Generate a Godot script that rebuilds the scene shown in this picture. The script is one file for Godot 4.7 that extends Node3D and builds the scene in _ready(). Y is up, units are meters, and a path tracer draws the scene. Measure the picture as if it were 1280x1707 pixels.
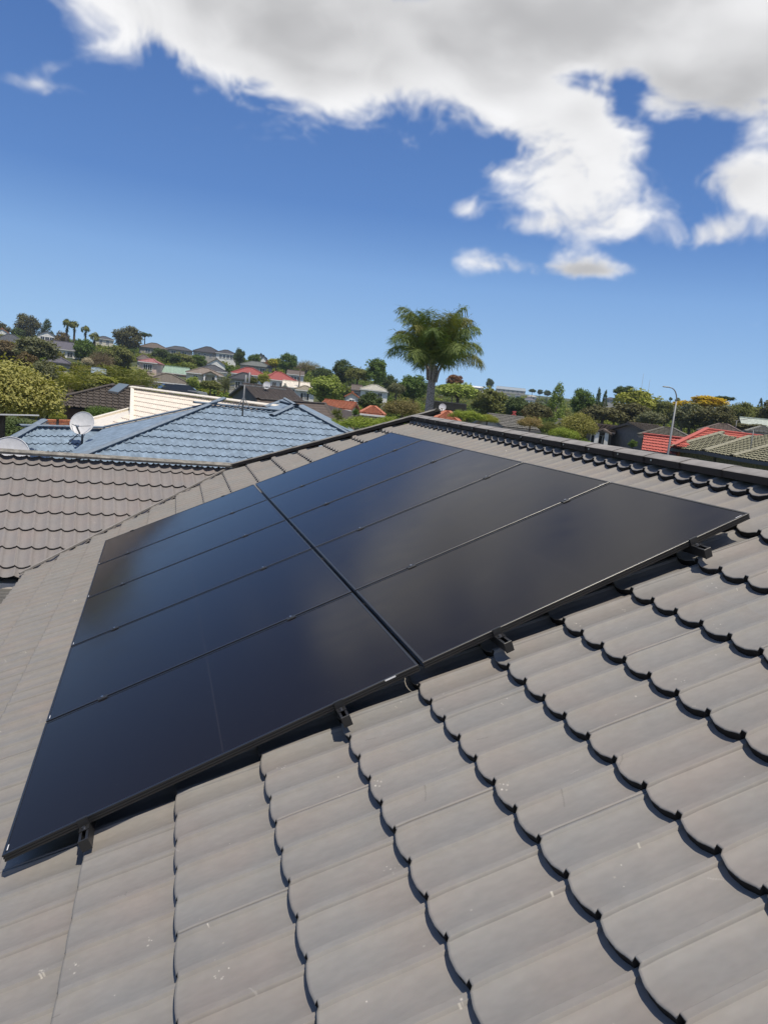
extends Node3D
# A tiled house roof with ten black solar panels, looking along the ridge over a hilly suburb.
# Axes: y up, metres. The ridge of the roof runs along -z, its slope falls towards -x.

const CAM_POS := Vector3(0.465,1.836,2.795)
const CAM_RIGHT := Vector3(0.9509160,0.1031933,0.2917362)
const CAM_UP := Vector3(-0.0543350,0.9837920,-0.1708830)
const CAM_BACK := Vector3(-0.3046417,0.1466439,0.9411105)
const CAM_FOV := 70.2401
const SUN_FROM := Vector3(0.05, 0.89, 0.34)
const PITCH := 25.0
const GROUND := -3.1

const MAIN_O := Vector3(0.053,-0.113,0)
const MAIN_A := Vector3(-0.021352,-0.009957,0.999722)
const MAIN_B := Vector3(0.906056,0.422501,0.023560)
const MAIN_POLY := [Vector2(-6.194,-1.213),Vector2(5.025,-0.949),Vector2(4.905,4.082),Vector2(-6.717,4.033),Vector2(-8.514,1.532)]
const WING_O := Vector3(1.622,0.619,-8.475)
const WING_A := Vector3(0.994829,0.000000,-0.101561)
const WING_B := Vector3(-0.087246,0.511897,-0.854605)
const WING_POLY := [Vector2(-7.252,-2.311),Vector2(-2.752,-2.311),Vector2(0,0),Vector2(-6,0)]
const HIP_TOP := Vector3(3.85,1.657,-6.62)
const RIDGE_NEAR := Vector3(3.646,1.562,5)
const VALLEY_TOP := Vector3(1.622,0.619,-8.475)
const VALLEY_FOOT := Vector3(-0.914,-0.564,-6.221)
const WING_END := Vector3(-4.347,0.619,-7.866)
const EAVE_NEAR := Vector3(-0.914,-0.564,5.001)
const WING_EAVE_END := Vector3(-5.391,-0.564,-5.764)
const BLUE_FACE := [Vector3(1.835,1.311,-17.66),Vector3(0.98029,0.00000,-0.19756),Vector3(-0.17905,0.42262,-0.88845),[Vector2(-4.196,-3.693),Vector2(5.755,-3.693),Vector2(2.885,0.056),Vector2(0,0)]]
const BLUE_PEAK := [Vector3(1.835,1.311,-17.66),Vector3(0.98029,-0.00000,-0.19756),Vector3(-0.17905,0.42262,-0.88845),[Vector2(2.072,0),Vector2(2.885,0.056),Vector2(2.624,0.468)]]
const BLUE_BACK := [Vector3(3.866,1.311,-18.069),Vector3(4.324,1.509,-18.594),Vector3(4.283,1.544,-20.9),Vector3(3.633,1.321,-19.986)]
const BLUE_WING := [Vector3(-0.869,0.396,-18.163),Vector3(0.69965,0.00000,-0.71449),Vector3(-0.65769,0.39073,-0.64403),[Vector2(-4.77,-1.652),Vector2(-2.272,-1.66),Vector2(-1.691,-1.113),Vector2(0,0),Vector2(-2.097,0)]]
const BLUE_STRIP := [Vector3(1.835,1.311,-17.66),Vector3(-0.869,0.396,-18.163),Vector3(-1.321,-0.039,-16.238),Vector3(-1.367,-0.253,-15.47),Vector3(-1.617,-0.25,-13.55)]
const BLUE_RIDGES := [Vector3(1.835,1.311,-17.66),Vector3(3.866,1.311,-18.069),Vector3(4.324,1.509,-18.594),Vector3(4.653,1.334,-18.279),Vector3(8.138,-0.25,-15.515),Vector3(-1.617,-0.25,-13.55),Vector3(-0.869,0.396,-18.163),Vector3(-2.337,0.396,-16.664),Vector3(-3.12,-0.25,-13.691),Vector3(4.283,1.544,-20.9),Vector3(3.633,1.321,-19.986)]
const DISH_BASE := [Vector3(-1.227,0.017,-16.522)]
const MAST_BASE := [Vector3(2.353,1.361,-14.293)]
const DISH2 := [Vector3(-1.747,0.357,-10.219)]
const CREAM_FACE := [Vector3(-0.579,1.338,-31.189),Vector3(0.38485,0.00000,0.92298),Vector3(0.84961,0.39073,-0.35426),[Vector2(8.175,-3.347),Vector2(12.754,-3.347),Vector2(12.754,0),Vector2(0,0)]]
const CREAM_LOW := [Vector3(-0.579,1.338,-31.189),Vector3(0.38485,-0.00000,0.92298),Vector3(0.84961,0.39073,-0.35426),[Vector2(5.941,-3.984),Vector2(8.175,-3.347),Vector2(5.083,-2.09)]]
const CREAM_STRIP := [Vector3(-0.399,0.522,-25.757),Vector3(-1.678,-0.218,-24.294),Vector3(-1.878,0.049,-27.114),Vector3(-0.608,0.424,-31.189)]
const CREAM_RIDGE := [Vector3(-0.579,1.338,-31.189),Vector3(4.329,1.338,-19.418),Vector3(-0.277,0.031,-22.458)]
const DARK_FACE := [Vector3(-4.005,0.087,-35.948),Vector3(0.99648,0.00000,-0.08381),Vector3(-0.07656,0.40674,-0.91033),[Vector2(-0.298,0.661),Vector2(-0.133,0.004),Vector2(1.71,0),Vector2(3.83,0.003),Vector2(3.886,3.084),Vector2(2.25,2.829)]]
const DARK_PTS := [Vector3(-1.979,1.237,-38.712),Vector3(-0.368,1.341,-39.082),Vector3(-4.353,0.355,-36.525),Vector3(-0.188,0.088,-36.272),Vector3(-2.301,0.087,-36.092),Vector3(-4.138,0.088,-35.941)]
const COLLECTOR := [Vector3(-1.974,0.884,-37.917),Vector3(-1.473,0.844,-37.868),Vector3(-0.974,1.31,-38.961),Vector3(-1.503,1.327,-38.954)]
const BROWN_FACE := [Vector3(4.827,1.422,-30.924),Vector3(0.44651,-0.00000,-0.89478),Vector3(-0.82962,0.37461,-0.41400),[Vector2(-5.51,-2.14),Vector2(5.692,-2.819),Vector2(12.45,0),Vector2(0,0)]]
const BROWN_HIP := [Vector3(10.386,1.422,-42.064),Vector3(9.707,0.366,-34.851),Vector3(10.478,1.177,-33.863)]
const RED_BLOCK := [Vector3(25.584,1.626,-30.866),Vector3(-0.15189,-0.00000,0.98840),Vector3(0.91643,0.37461,0.14083),[Vector2(3.405,-1.954),Vector2(6.444,-1.89),Vector2(3.817,0),Vector2(0,0)]]
const RED_FACE := [Vector3(29.232,2.246,-30.499),Vector3(0.88682,0.00000,-0.46212),Vector3(-0.42847,0.37461,-0.82224),[Vector2(-9.235,-2.519),Vector2(5.241,-2.571),Vector2(12.588,0),Vector2(0,0)]]
const RED_PTS := [Vector3(25.584,1.626,-30.866),Vector3(25.004,1.626,-27.093),Vector3(23.277,0.894,-27.776),Vector3(22.873,0.918,-24.763),Vector3(29.232,2.246,-30.499),Vector3(40.395,2.246,-36.316),Vector3(22.121,1.302,-24.16)]
const OLIVE_A := [Vector3(22.963,1.19,-25.31),Vector3(0.05562,0.01257,0.99837),Vector3(0.97741,0.20350,-0.05701),[Vector2(0,0),Vector2(2.051,0),Vector2(0.072,3.854),Vector2(-1.548,4.263)]]
const OLIVE_B := [Vector3(23.077,1.216,-23.262),Vector3(-0.23184,-0.02051,0.97254),Vector3(0.95669,0.17615,0.23177),[Vector2(0,0),Vector2(2.275,0),Vector2(0.124,3.321),Vector2(-4.546,6.201),Vector2(-3.981,4.262)]]
const OLIVE_C := [Vector3(22.549,1.169,-21.049),Vector3(-0.07286,-0.01178,0.99727),Vector3(0.97723,0.19895,0.07374),[Vector2(0,0),Vector2(2.616,0),Vector2(-1.596,3.622)]]
const OLIVE_PTS := [Vector3(22.963,1.19,-25.31),Vector3(23.077,1.216,-23.262),Vector3(22.549,1.169,-21.049),Vector3(22.359,1.138,-18.44),Vector3(27.043,2.038,-27.098),Vector3(28.078,2.048,-26.146),Vector3(30.117,2.096,-26.24),Vector3(26.205,1.909,-22.374),Vector3(26.767,1.816,-25.457)]
const LAMP := [Vector3(19.79,-2.12,-21.445),Vector3(19.79,0.951,-21.445),Vector3(19.757,3.492,-21.471)]
const PALM := [Vector3(9.967,-2.429,-22.478),Vector3(9.967,1.321,-22.478),Vector3(9.946,2.89,-22.486),Vector3(9.934,3.385,-22.491)]
const BRICK_WALL := [Vector3(-2.65,0.133,-20.498),Vector3(-1.929,0.07,-21.387),Vector3(-1.939,0.326,-21.386),Vector3(-2.626,0.362,-20.501)]
const RAIL := [Vector3(-2.366,0.937,-11.426),Vector3(-1.627,0.948,-12.261)]
const GAP := [Vector3(-1.241,-0.717,-6.797),Vector3(-0.925,-0.569,-6.212),Vector3(-0.918,-0.566,-5.023)]
const HOUSES := [
	["villa","front",Vector3(-39.88,7.16,-218.559),10.33,5.084,6,2.3,1.547,Color(.44,.16,.09),Color(.80,.79,.76),"orange roofed house with a white gable at the far left skyline",1,""],
	["villa","hip",Vector3(-29.57,3.836,-170.969),9.807,7.075,8.68,2.3,1.932,Color(.075,.078,.085),Color(.42,.40,.36),"low house with a wide dark grey hip roof below the orange roofed one",3,""],
	["villa","front",Vector3(-27.197,7.738,-206.384),7.533,4.856,6,2.3,1.187,Color(.075,.078,.085),Color(.80,.79,.76),"white gabled house with a window band on the skyline left of the fan palms",2,"band"],
	["villa","side",Vector3(-15.813,3.064,-140.786),6.468,5.801,9,2.3,1.416,Color(.115,.108,.125),Color(.80,.79,.76),"white house with dark purple grey roof and two small windows below the fan palms",2,""],
	["cottage","hip",Vector3(-12.698,0.443,-106.919),6.841,3.508,5,2.3,0.783,Color(.115,.108,.125),Color(.42,.40,.36),"low purple grey roof half hidden in shrubs under the white walled house",1,""],
	["villa","hip",Vector3(-14.497,8.76,-221.206),3.821,5.16,5,2.729,0.814,Color(.075,.078,.085),Color(.72,.66,.54),"cream house with thin dark roof on the skyline right of the fan palms",2,""],
	["shed","side",Vector3(-5.716,-0.415,-83.484),4.098,1.54,5,2.3,0.5,Color(.24,.30,.34),Color(.42,.40,.36),"small shed with pale blue sloping roof among the palms",0,""],
	["villa","hip",Vector3(-1.036,7.668,-205.309),0.413,7.531,6.219,2.3,1.384,Color(.13,.105,.09),Color(.42,.40,.36),"long dark brown roofed house right of the umbrella pine",2,""],
	["villa","front",Vector3(0.086,5.524,-175.205),0.122,2.453,6,2.3,1.054,Color(.055,.055,.06),Color(.80,.79,.76),"tiny white gabled house on the hill above the pink brick house",1,""],
	["villa","hip",Vector3(5.653,8.375,-214.644),-1.367,7.404,5,2.303,0.977,Color(.075,.078,.085),Color(.42,.40,.36),"dark hip roofed house on the ridge line left of the two storey white house",2,""],
	["villa","hip",Vector3(12.437,7.33,-196.213),-3.443,7.478,6.734,2.803,1.499,Color(.055,.055,.06),Color(.42,.40,.36),"dark grey two storey house joined beside the white balconied one on the skyline",4,"two"],
	["villa","hip",Vector3(16.675,7,-191.029),-4.781,5.13,9,3.101,1.023,Color(.055,.055,.06),Color(.80,.79,.76),"two storey white house with dark balcony openings and black hip roof",4,"two"],
	["villa","front",Vector3(12.162,3.922,-159.785),-4.115,4.183,6,2.3,1.357,Color(.22,.18,.145),Color(.80,.79,.76),"white gable with a dark window below the two storey white house",1,""],
	["villa","hip",Vector3(9.871,2.17,-137.39),-3.839,5.51,5,2.3,1.065,Color(.075,.078,.085),Color(.80,.79,.76),"dark grey hip roofed house behind the brown carport gable",2,""],
	["villa","hip",Vector3(-0.584,2.095,-121.701),-7.517,2.912,9,2.3,0.634,Color(.34,.14,.135),Color(.68,.52,.44),"pink brick house with a pinkish red hip roof and white framed windows",2,""],
	["villa","hip",Vector3(-2.123,2.764,-134.681),1.078,2.367,5,2.3,0.811,Color(.13,.105,.09),Color(.42,.40,.36),"brown roof peeping above the pink brick house",1,""],
	["villa","side",Vector3(3.135,0.904,-125.678),-1.191,4.631,5,2.3,1.059,Color(.26,.36,.28),Color(.55,.36,.28),"house with pale green metal roof and red brick wall",2,""],
	["villa","hip",Vector3(7.463,1.213,-117.502),-3.329,5.777,5,2.3,0.91,Color(.22,.18,.145),Color(.72,.66,.54),"brown hip roofed house with a cream gabled porch",3,"porch"],
	["villa","hip",Vector3(1.539,-0.606,-85.699),-0.696,4.884,5,2.3,0.921,Color(.14,.12,.095),Color(.68,.52,.44),"wide brown hip roofed house with dark window ribbon and pink brick base",5,"band"],
	["villa","hip",Vector3(14.731,1.933,-120.951),-6.576,5.833,5.13,2.3,1.142,Color(.31,.085,.075),Color(.80,.79,.76),"long house under a weathered red roof, left of the red roofed pair",3,""],
	["villa","hip",Vector3(17.912,1.397,-110.64),5.256,4.947,5.537,2.3,1.233,Color(.31,.085,.075),Color(.80,.79,.76),"house under a smooth red roof, right one of the red roofed pair",3,""],
	["villa","hip",Vector3(11.36,0.778,-97.113),-6.224,3.835,5,2.3,0.842,Color(.055,.055,.06),Color(.42,.40,.36),"black roofed house behind the chimney between red roof and brown gable",3,""],
	["villa","hip",Vector3(20.452,4.593,-158.472),-7.065,6.908,5,2.3,0.997,Color(.14,.15,.14),Color(.42,.40,.36),"grey green hip roofed house above the red roofed pair",2,""],
	["villa","front",Vector3(24.302,6.256,-176.629),-7.568,2.101,6,2.779,1.108,Color(.055,.055,.06),Color(.80,.79,.76),"narrow white gable end with dark roof on the skyline above the red roofs",1,""],
	["villa","front",Vector3(25.163,7,-188.619),-7.352,3.283,6,3.037,1.033,Color(.075,.078,.085),Color(.42,.40,.36),"dark roofed house on the skyline beside the bright green tree",1,""],
	["villa","side",Vector3(9.118,-1.109,-59.104),8.042,4.156,9,2.3,1.054,Color(.125,.105,.095),Color(.16,.15,.14),"house with a large brown grey tiled roof and a satellite dish",3,"tile"],
	["villa","front",Vector3(16.539,0.092,-94.892),-9.344,1.379,6,2.3,0.607,Color(.42,.40,.34),Color(.80,.79,.76),"small white gabled house in front of the cream curved roof",2,""],
	["villa","side",Vector3(19.537,0.49,-101.984),-10.316,4.416,5,2.3,0.823,Color(.66,.60,.50),Color(.80,.79,.76),"house with pale cream roof right of the red roofs",2,""],
	["villa","hip",Vector3(18.34,0.185,-89.999),-10.904,2.514,5,2.3,0.511,Color(.25,.22,.16),Color(.80,.79,.76),"white walled house with olive brown hip roof beside the pale cream roof",2,""],
	["villa","side",Vector3(24.511,3.082,-132.587),-10.072,3.234,5,2.3,0.744,Color(.13,.105,.09),Color(.80,.79,.76),"brown roofed house with a row of white posts on the hill",3,""],
	["villa","front",Vector3(23.819,-0.028,-87.225),-14.544,1.901,6,2.3,0.575,Color(.44,.16,.09),Color(.80,.79,.76),"small orange roofed house with pale gable left of the cream house",1,""],
	["villa","hip",Vector3(31.865,1.374,-105.235),-16.207,4.29,5,2.303,0.789,Color(.42,.40,.34),Color(.80,.79,.76),"cream house with pale grey hip roof among the trees left of the tall palm",3,""],
	["villa","side",Vector3(29.794,1.133,-107.885),-14.842,1.727,5,2.3,0.803,Color(.13,.105,.09),Color(.42,.40,.36),"brown house wall half hidden left of the cream hip roofed house",1,""],
	["villa","side",Vector3(15.273,-1.235,-57.926),-23.705,2.761,5,2.3,0.577,Color(.44,.16,.09),Color(.80,.79,.76),"house with a bright orange tiled roof behind the lime green hedge",2,"tile"],
	["villa","hip",Vector3(15.72,-1.274,-49.527),-16.254,1.783,5,2.3,0.5,Color(.44,.16,.09),Color(.80,.79,.76),"lower orange tiled roof showing above the lime green hedge",2,"tile"],
	["villa","side",Vector3(23.013,-0.471,-52.807),-22.074,2.811,8,2.3,0.581,Color(.085,.085,.075),Color(.12,.12,.10),"dark olive walled house with a grey roof right of the palm trunk",2,"tile"],
	["villa","hip",Vector3(16.407,-1.4,-36.602),-22.032,1.429,5,2.643,0.5,Color(.44,.16,.09),Color(.80,.79,.76),"strip of orange tiled roof at the foot of the tall palm",2,"tile"],
	["villa","side",Vector3(21.654,-1.122,-39.718),-1.492,2.5,5,2.3,0.679,Color(.21,.20,.175),Color(.42,.40,.36),"grey ribbed roof sloping to the right behind our ridge",1,"tile"],
	["villa","front",Vector3(29.178,-0.789,-53.282),-27.114,1.237,6,2.3,0.712,Color(.42,.075,.07),Color(.55,.36,.28),"red tiled roof peak between the grey ribbed roof and the dark trees",1,""],
	["garage","front",Vector3(26.407,-0.835,-41.114),-30.575,1.264,6,2.3,0.5,Color(.22,.215,.20),Color(.30,.29,.30),"grey gabled garage beside the pale olive tree",0,""],
	["villa","side",Vector3(37.612,-0.837,-52.363),-39.959,2.5,9,2.3,0.5,Color(.135,.105,.085),Color(.16,.15,.14),"brown house with a small front gable left of the garage",3,"porch tile"],
	["villa","side",Vector3(36.767,-0.741,-46.227),-12.521,2.5,10,2.3,0.766,Color(.12,.10,.08),Color(.16,.15,.14),"long brown roofed house with dark open garage in front",4,"garage tile"],
	["villa","hip",Vector3(33.022,-0.764,-38.391),-38.327,3.494,5,2.3,0.639,Color(.13,.12,.095),Color(.16,.15,.14),"house with mossy grey brown roof behind the red roof",3,"tile"],
	["villa","hip",Vector3(43.535,-0.028,-45.218),-41.894,3.56,5,2.3,0.725,Color(.15,.115,.095),Color(.16,.15,.14),"dark reddish brown hip roof with an aerial behind the red roof",3,"tile"],
	["villa","side",Vector3(53.63,0.415,-52.212),-36.025,3.229,5,2.895,0.689,Color(.40,.44,.38),Color(.42,.40,.36),"pale green corrugated roof with skylights at the right edge",2,""],
	["villa","hip",Vector3(44.222,0.1,-41.832),-44.436,2.329,5,2.453,0.5,Color(.20,.20,.17),Color(.42,.40,.36),"grey green roof at the right edge behind the red roof",2,"tile"],
	["villa","side",Vector3(222.356,15.756,-439.686),-26.632,18.956,30,3.016,2.259,Color(.30,.34,.36),Color(.42,.40,.36),"long pale roofed hall on the far skyline right of the palm",6,""],
	["villa","side",Vector3(175.031,13.5,-387.987),-24.071,7.392,16,2.621,0.995,Color(.78,.78,.76),Color(.42,.40,.36),"white flat roofed building at far skyline beside the pointed tree",2,""],
	["villa","side",Vector3(152.163,9.808,-328.639),-24.594,4.89,9,2.3,0.853,Color(.62,.62,.60),Color(.80,.79,.76),"white house in the far distance left of the pale roofed hall",2,""],
	["villa","hip",Vector3(153.715,8.967,-305.742),-26.414,3.77,9,2.3,0.803,Color(.075,.078,.085),Color(.80,.79,.76),"dark roofed white house below the far hall, leftmost of three",2,""],
	["villa","hip",Vector3(155.549,9.25,-298.652),-27.224,2.64,8,2.354,0.789,Color(.075,.078,.085),Color(.80,.79,.76),"small white cube house below the far hall",2,""],
	["villa","hip",Vector3(158.987,9,-291.758),-28.288,4.391,9,2.548,0.774,Color(.42,.40,.34),Color(.80,.79,.76),"white house with pale roof right of the far hall",2,""],
	["villa","hip",Vector3(132.541,5.617,-260.428),-26.646,5.97,9,2.3,0.914,Color(.055,.055,.06),Color(.42,.40,.36),"dark roofed house in the valley below the far hall",3,""],
	["villa","hip",Vector3(143.966,7.084,-265.771),-28.117,4.705,9,2.3,0.94,Color(.115,.108,.125),Color(.80,.79,.76),"white walled house in the valley below the three distant round trees",2,""],
	["villa","hip",Vector3(182.066,8.5,-266.132),-34.03,5.956,9,4.668,0.977,Color(.075,.078,.085),Color(.42,.40,.36),"far grey house seen between the column trees and the big yellow green tree",2,""]]
const TREES := [
	["round",Vector3(-42.168,9.269,-229.323),1.618,2.919,2.53,Color(.066,.068,.038),"tree","dark tree crown cut by the left edge on the skyline",""],
	["round",Vector3(-34.141,8.98,-220.54),3.663,3.543,3.543,Color(.066,.068,.038),"tree","tall dark brownish tree on the skyline at far left, biggest of its clump",""],
	["round",Vector3(-35.601,8.76,-216.256),1.758,2.014,1.922,Color(.042,.062,.026),"tree","small dark tree low against the big skyline tree at far left",""],
	["cone",Vector3(-29.56,9.09,-223.22),3.596,2.539,2.727,Color(.042,.062,.026),"conifer_tree","dark conifer just behind the white gabled house on the skyline",""],
	["fan",Vector3(-20.536,7.11,-188.053),5.487,1.822,1.585,Color(.09,.102,.043),"fan_palm","tallest fan palm on the left skyline",""],
	["fan",Vector3(-19.384,7.33,-192.198),5.426,1.699,1.456,Color(.09,.102,.043),"fan_palm","fan palm close on the right of the tallest one",""],
	["fan",Vector3(-16.413,7,-186.454),4.637,1.568,1.411,Color(.09,.102,.043),"fan_palm","lone fan palm in the middle of the skyline group",""],
	["fan",Vector3(-14.077,6.752,-182.636),3.306,1.841,1.534,Color(.09,.102,.043),"fan_palm","lowest fan palm beside the cream house on the skyline",""],
	["round",Vector3(-22.478,7.55,-195.885),1.523,1.979,2.226,Color(.09,.075,.05),"tree","brown tree at the foot of the fan palms",""],
	["round",Vector3(-7.383,7.66,-199.053),3.899,3.833,3.416,Color(.066,.068,.038),"tree","broad dark round tree on the skyline above the palms",""],
	["umbrella",Vector3(-3.474,7.99,-205.168),5.083,2.06,1.202,Color(.042,.062,.026),"pine_tree","dark umbrella pine right of the broad round tree",""],
	["airy",Vector3(-7.081,1.6,-106.946),1.976,2.085,1.813,Color(.10,.085,.07),"bare_tree","grey brown leafless tree below the cream skyline house",""],
	["round",Vector3(-5.832,3.05,-127.053),1.929,2.465,1.929,Color(.09,.102,.043),"tree","olive green tree between bare tree and brown roof",""],
	["round",Vector3(-11.946,3.73,-134.646),1.873,1.934,2.161,Color(.06,.095,.028),"tree","mid green tree under the lone fan palm",""],
	["round",Vector3(-8.486,1.3,-101.823),1.953,0.779,0.909,Color(.26,.24,.21),"blossom_tree","whitish blossoming shrub left of the leafless tree",""],
	["round",Vector3(-12.598,0.627,-88.273),3.09,2.654,1.554,Color(.085,.095,.065),"tree","wide grey green feathery tree left of the white walled house",""],
	["round",Vector3(-8.423,-0.507,-54.52),2.679,0.813,0.669,Color(.09,.075,.05),"shrub","rounded brown shrub behind the pale green tree",""],
	["round",Vector3(-17.617,1.24,-99.621),2.194,2.4,1.457,Color(.09,.075,.05),"shrub","brown hedge like shrub mass under the dark hip roof at far left",""],
	["round",Vector3(-7.228,-0.288,-60.741),2.186,0.897,0.527,Color(.15,.165,.042),"shrub","yellow green shrub beside the date palm, left",""],
	["round",Vector3(-5.66,-1.147,-42.796),2.491,0.872,0.986,Color(.085,.095,.065),"shrub","pale grey green shrub right behind the big pale tree",""],
	["feather",Vector3(-4.929,-0.827,-48.925),2.352,2.057,1.371,Color(.125,.13,.05),"date_palm","date palm with arching fronds behind the dark tiled roof, left one",""],
	["feather",Vector3(-2.074,-0.4,-57.152),2.285,1.879,1.384,Color(.11,.12,.048),"date_palm","date palm above the solar collector, with upright fronds",""],
	["feather",Vector3(-0.801,-0.288,-61.193),2.14,1.318,1.055,Color(.10,.11,.048),"date_palm","small date palm at the left end of the wide brown roof",""],
	["round",Vector3(-3.157,-0.613,-53.088),1.916,1.061,0.485,Color(.15,.165,.042),"shrub","yellowish hedge between the two date palms",""],
	["round",Vector3(-3.829,-0.773,-50.031),1.436,1.529,0.481,Color(.09,.102,.043),"shrub","low olive shrubs behind the ridge of the dark tiled roof",""],
	["round",Vector3(0.685,5.76,-167.205),1.575,2.243,1.542,Color(.042,.062,.026),"tree","dark green tree right of the tiny white gabled house",""],
	["round",Vector3(4.981,5.388,-161.143),1.317,2.975,2.096,Color(.09,.102,.043),"tree","olive tree mass left below the dark two storey house",""],
	["round",Vector3(8.517,5.636,-165.012),1.195,2.078,1.454,Color(.06,.095,.028),"tree","green tree right below the dark two storey house",""],
	["round",Vector3(3.141,4.52,-147.182),1.658,1.608,0.989,Color(.042,.062,.026),"tree","dark bush above the pale green roof",""],
	["round",Vector3(3.955,0.16,-77.129),1.815,0.725,0.659,Color(.15,.19,.06),"shrub","light green shrub beside the cream porch",""],
	["round",Vector3(5.405,0.02,-72.043),1.863,1.112,0.773,Color(.09,.102,.043),"shrub","round olive clipped bush in front of the brown carport house",""],
	["feather",Vector3(7.587,0.272,-80.903),2.083,0.9,1.038,Color(.085,.095,.065),"cabbage_tree","grey green spiky tree left of the chimney",""],
	["round",Vector3(18.881,6.628,-180.282),2.852,1.518,2.125,Color(.042,.062,.026),"tree","dark slim tree right of the two storey white house",""],
	["round",Vector3(21.176,5.884,-167.954),2.824,1.56,1.419,Color(.06,.095,.028),"tree","bright green round tree on the skyline above the red roofs",""],
	["round",Vector3(24.127,5.13,-155.446),2.902,1.847,1.649,Color(.20,.20,.04),"tree","yellowish tree on the skyline above the red roofs",""],
	["round",Vector3(26.123,4.882,-152.095),3.368,2.201,2.072,Color(.06,.095,.028),"tree","full green tree right of the yellowish skyline tree",""],
	["round",Vector3(23.482,5.45,-160.592),2.295,1.225,0.952,Color(.13,.075,.05),"tree","small reddish tree between white gable and yellowish tree",""],
	["airy",Vector3(31.827,5.196,-160.216),2.839,3.833,1.916,Color(.13,.12,.085),"bare_tree","brownish grey half bare tree on the skyline left of the twin dark trees",""],
	["round",Vector3(29.981,3.486,-134.059),2.633,2.308,2.135,Color(.042,.062,.026),"tree","dark green tree at the foot of the half bare skyline tree",""],
	["round",Vector3(13.197,0.767,-91.348),2.538,0.861,0.783,Color(.15,.165,.042),"tree","yellow green tree in front of the right red roof",""],
	["round",Vector3(18.926,0.39,-80.176),2.506,2.102,1.611,Color(.15,.19,.06),"tree","light olive willowy tree left of the orange roofs",""],
	["round",Vector3(29.296,2.068,-115.75),4.23,1.911,2.264,Color(.042,.062,.026),"tree","tall dark tree, left one of the big pair before the palm",""],
	["round",Vector3(30.693,1.767,-111.268),4.168,2.238,1.897,Color(.09,.102,.043),"tree","lighter right half of the big tree pair before the palm",""],
	["round",Vector3(32.553,1.561,-107.638),5.062,1.992,2.182,Color(.06,.095,.028),"tree","tall bright green tree standing alone left of the palm",""],
	["round",Vector3(39.241,2.062,-121.288),3.476,1.608,1.5,Color(.042,.062,.026),"tree","low dark tree between lone green tree and palm",""],
	["round",Vector3(31.775,0.875,-86.898),3.378,2.036,1.879,Color(.06,.095,.028),"tree","broad green tree directly left of the palm trunk",""],
	["round",Vector3(28.144,0.725,-82.843),3.04,1.261,1.187,Color(.085,.095,.065),"gum_tree","grey green gum tree left of the broad green tree",""],
	["round",Vector3(13.209,-1.43,-35.121),3.137,1.22,0.857,Color(.11,.10,.055),"shrub","large olive brown shrub left of the palm trunk",""],
	["round",Vector3(15.921,-0.358,-51.03),2.207,1.015,0.831,Color(.042,.062,.026),"tree","dark leafy tree between the cream house and the orange roof",""],
	["round",Vector3(6.3,-2.652,-21.515),3.608,0.474,0.371,Color(.135,.175,.042),"hedge","lime green bush at the left end of the hedge behind the hip",""],
	["round",Vector3(6.662,-2.761,-19.355),3.913,0.796,0.341,Color(.135,.175,.042),"hedge","big lime green hedge bush behind the hip of the roof, middle",""],
	["round",Vector3(8.354,-2.53,-21.98),3.773,0.6,0.3,Color(.135,.175,.042),"hedge","lime green bush at the right end of the hedge behind the hip",""],
	["spiky",Vector3(6.332,-2.651,-21.507),3.916,0.309,0.392,Color(.09,.102,.043),"yucca","spiky cabbage tree head left above the lime hedge",""],
	["spiky",Vector3(7.386,-2.502,-23.303),3.882,0.289,0.256,Color(.06,.095,.028),"yucca","spiky dark green head right above the lime hedge",""],
	["round",Vector3(35.179,0.775,-80.241),3.434,3.19,1.743,Color(.15,.19,.06),"tree","wide pale green tree right of the palm",""],
	["round",Vector3(39.121,1.048,-91.597),4.873,1.346,0.883,Color(.13,.075,.05),"tree","dark reddish tree top behind the wide pale green tree",""],
	["round",Vector3(30.12,0.325,-60.614),2.726,1.846,1.442,Color(.09,.102,.043),"tree","olive tree on the right of the dark olive walled house",""],
	["round",Vector3(127.191,7.5,-269.126),6.693,1.732,2.227,Color(.042,.062,.026),"tree","lone pointed dark tree on the far skyline",""],
	["round",Vector3(151.003,8.4,-277.317),5.168,1.704,1.442,Color(.042,.062,.026),"tree","left one of three small dark trees beside the far hall",""],
	["round",Vector3(155.811,8.6,-279.255),4.933,1.46,1.195,Color(.042,.062,.026),"tree","middle one of three small dark trees beside the far hall",""],
	["round",Vector3(160.429,8.8,-281.261),4.795,1.747,1.344,Color(.042,.062,.026),"tree","right one of three small dark trees beside the far hall",""],
	["round",Vector3(12.872,-2.12,-25.615),3.837,0.843,0.358,Color(.135,.175,.042),"shrub","lime green shrub behind the ridge near the palm",""],
	["round",Vector3(14.483,-1.96,-27.08),3.603,0.598,0.326,Color(.15,.165,.042),"shrub","yellow green shrub left of the grey ribbed roof",""],
	["round",Vector3(17.128,-1.8,-27.984),3.476,0.692,0.461,Color(.16,.13,.075),"shrub","pinkish variegated shrub behind the ridge",""],
	["round",Vector3(18.41,-1.72,-28.414),3.289,0.504,0.386,Color(.09,.102,.043),"shrub","olive shrub just left of the grey garage",""],
	["round",Vector3(36.241,0.505,-66.517),2.31,1.478,1.286,Color(.042,.062,.026),"tree","dark tree behind the red tiled peak",""],
	["round",Vector3(30.391,0.145,-51.505),2.347,1.38,1.124,Color(.066,.068,.038),"tree","dark brownish tree right of the red tiled peak",""],
	["round",Vector3(40.584,0.775,-77.769),1.696,1.335,1.113,Color(.09,.102,.043),"tree","olive tree above the grey ribbed roof",""],
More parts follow.
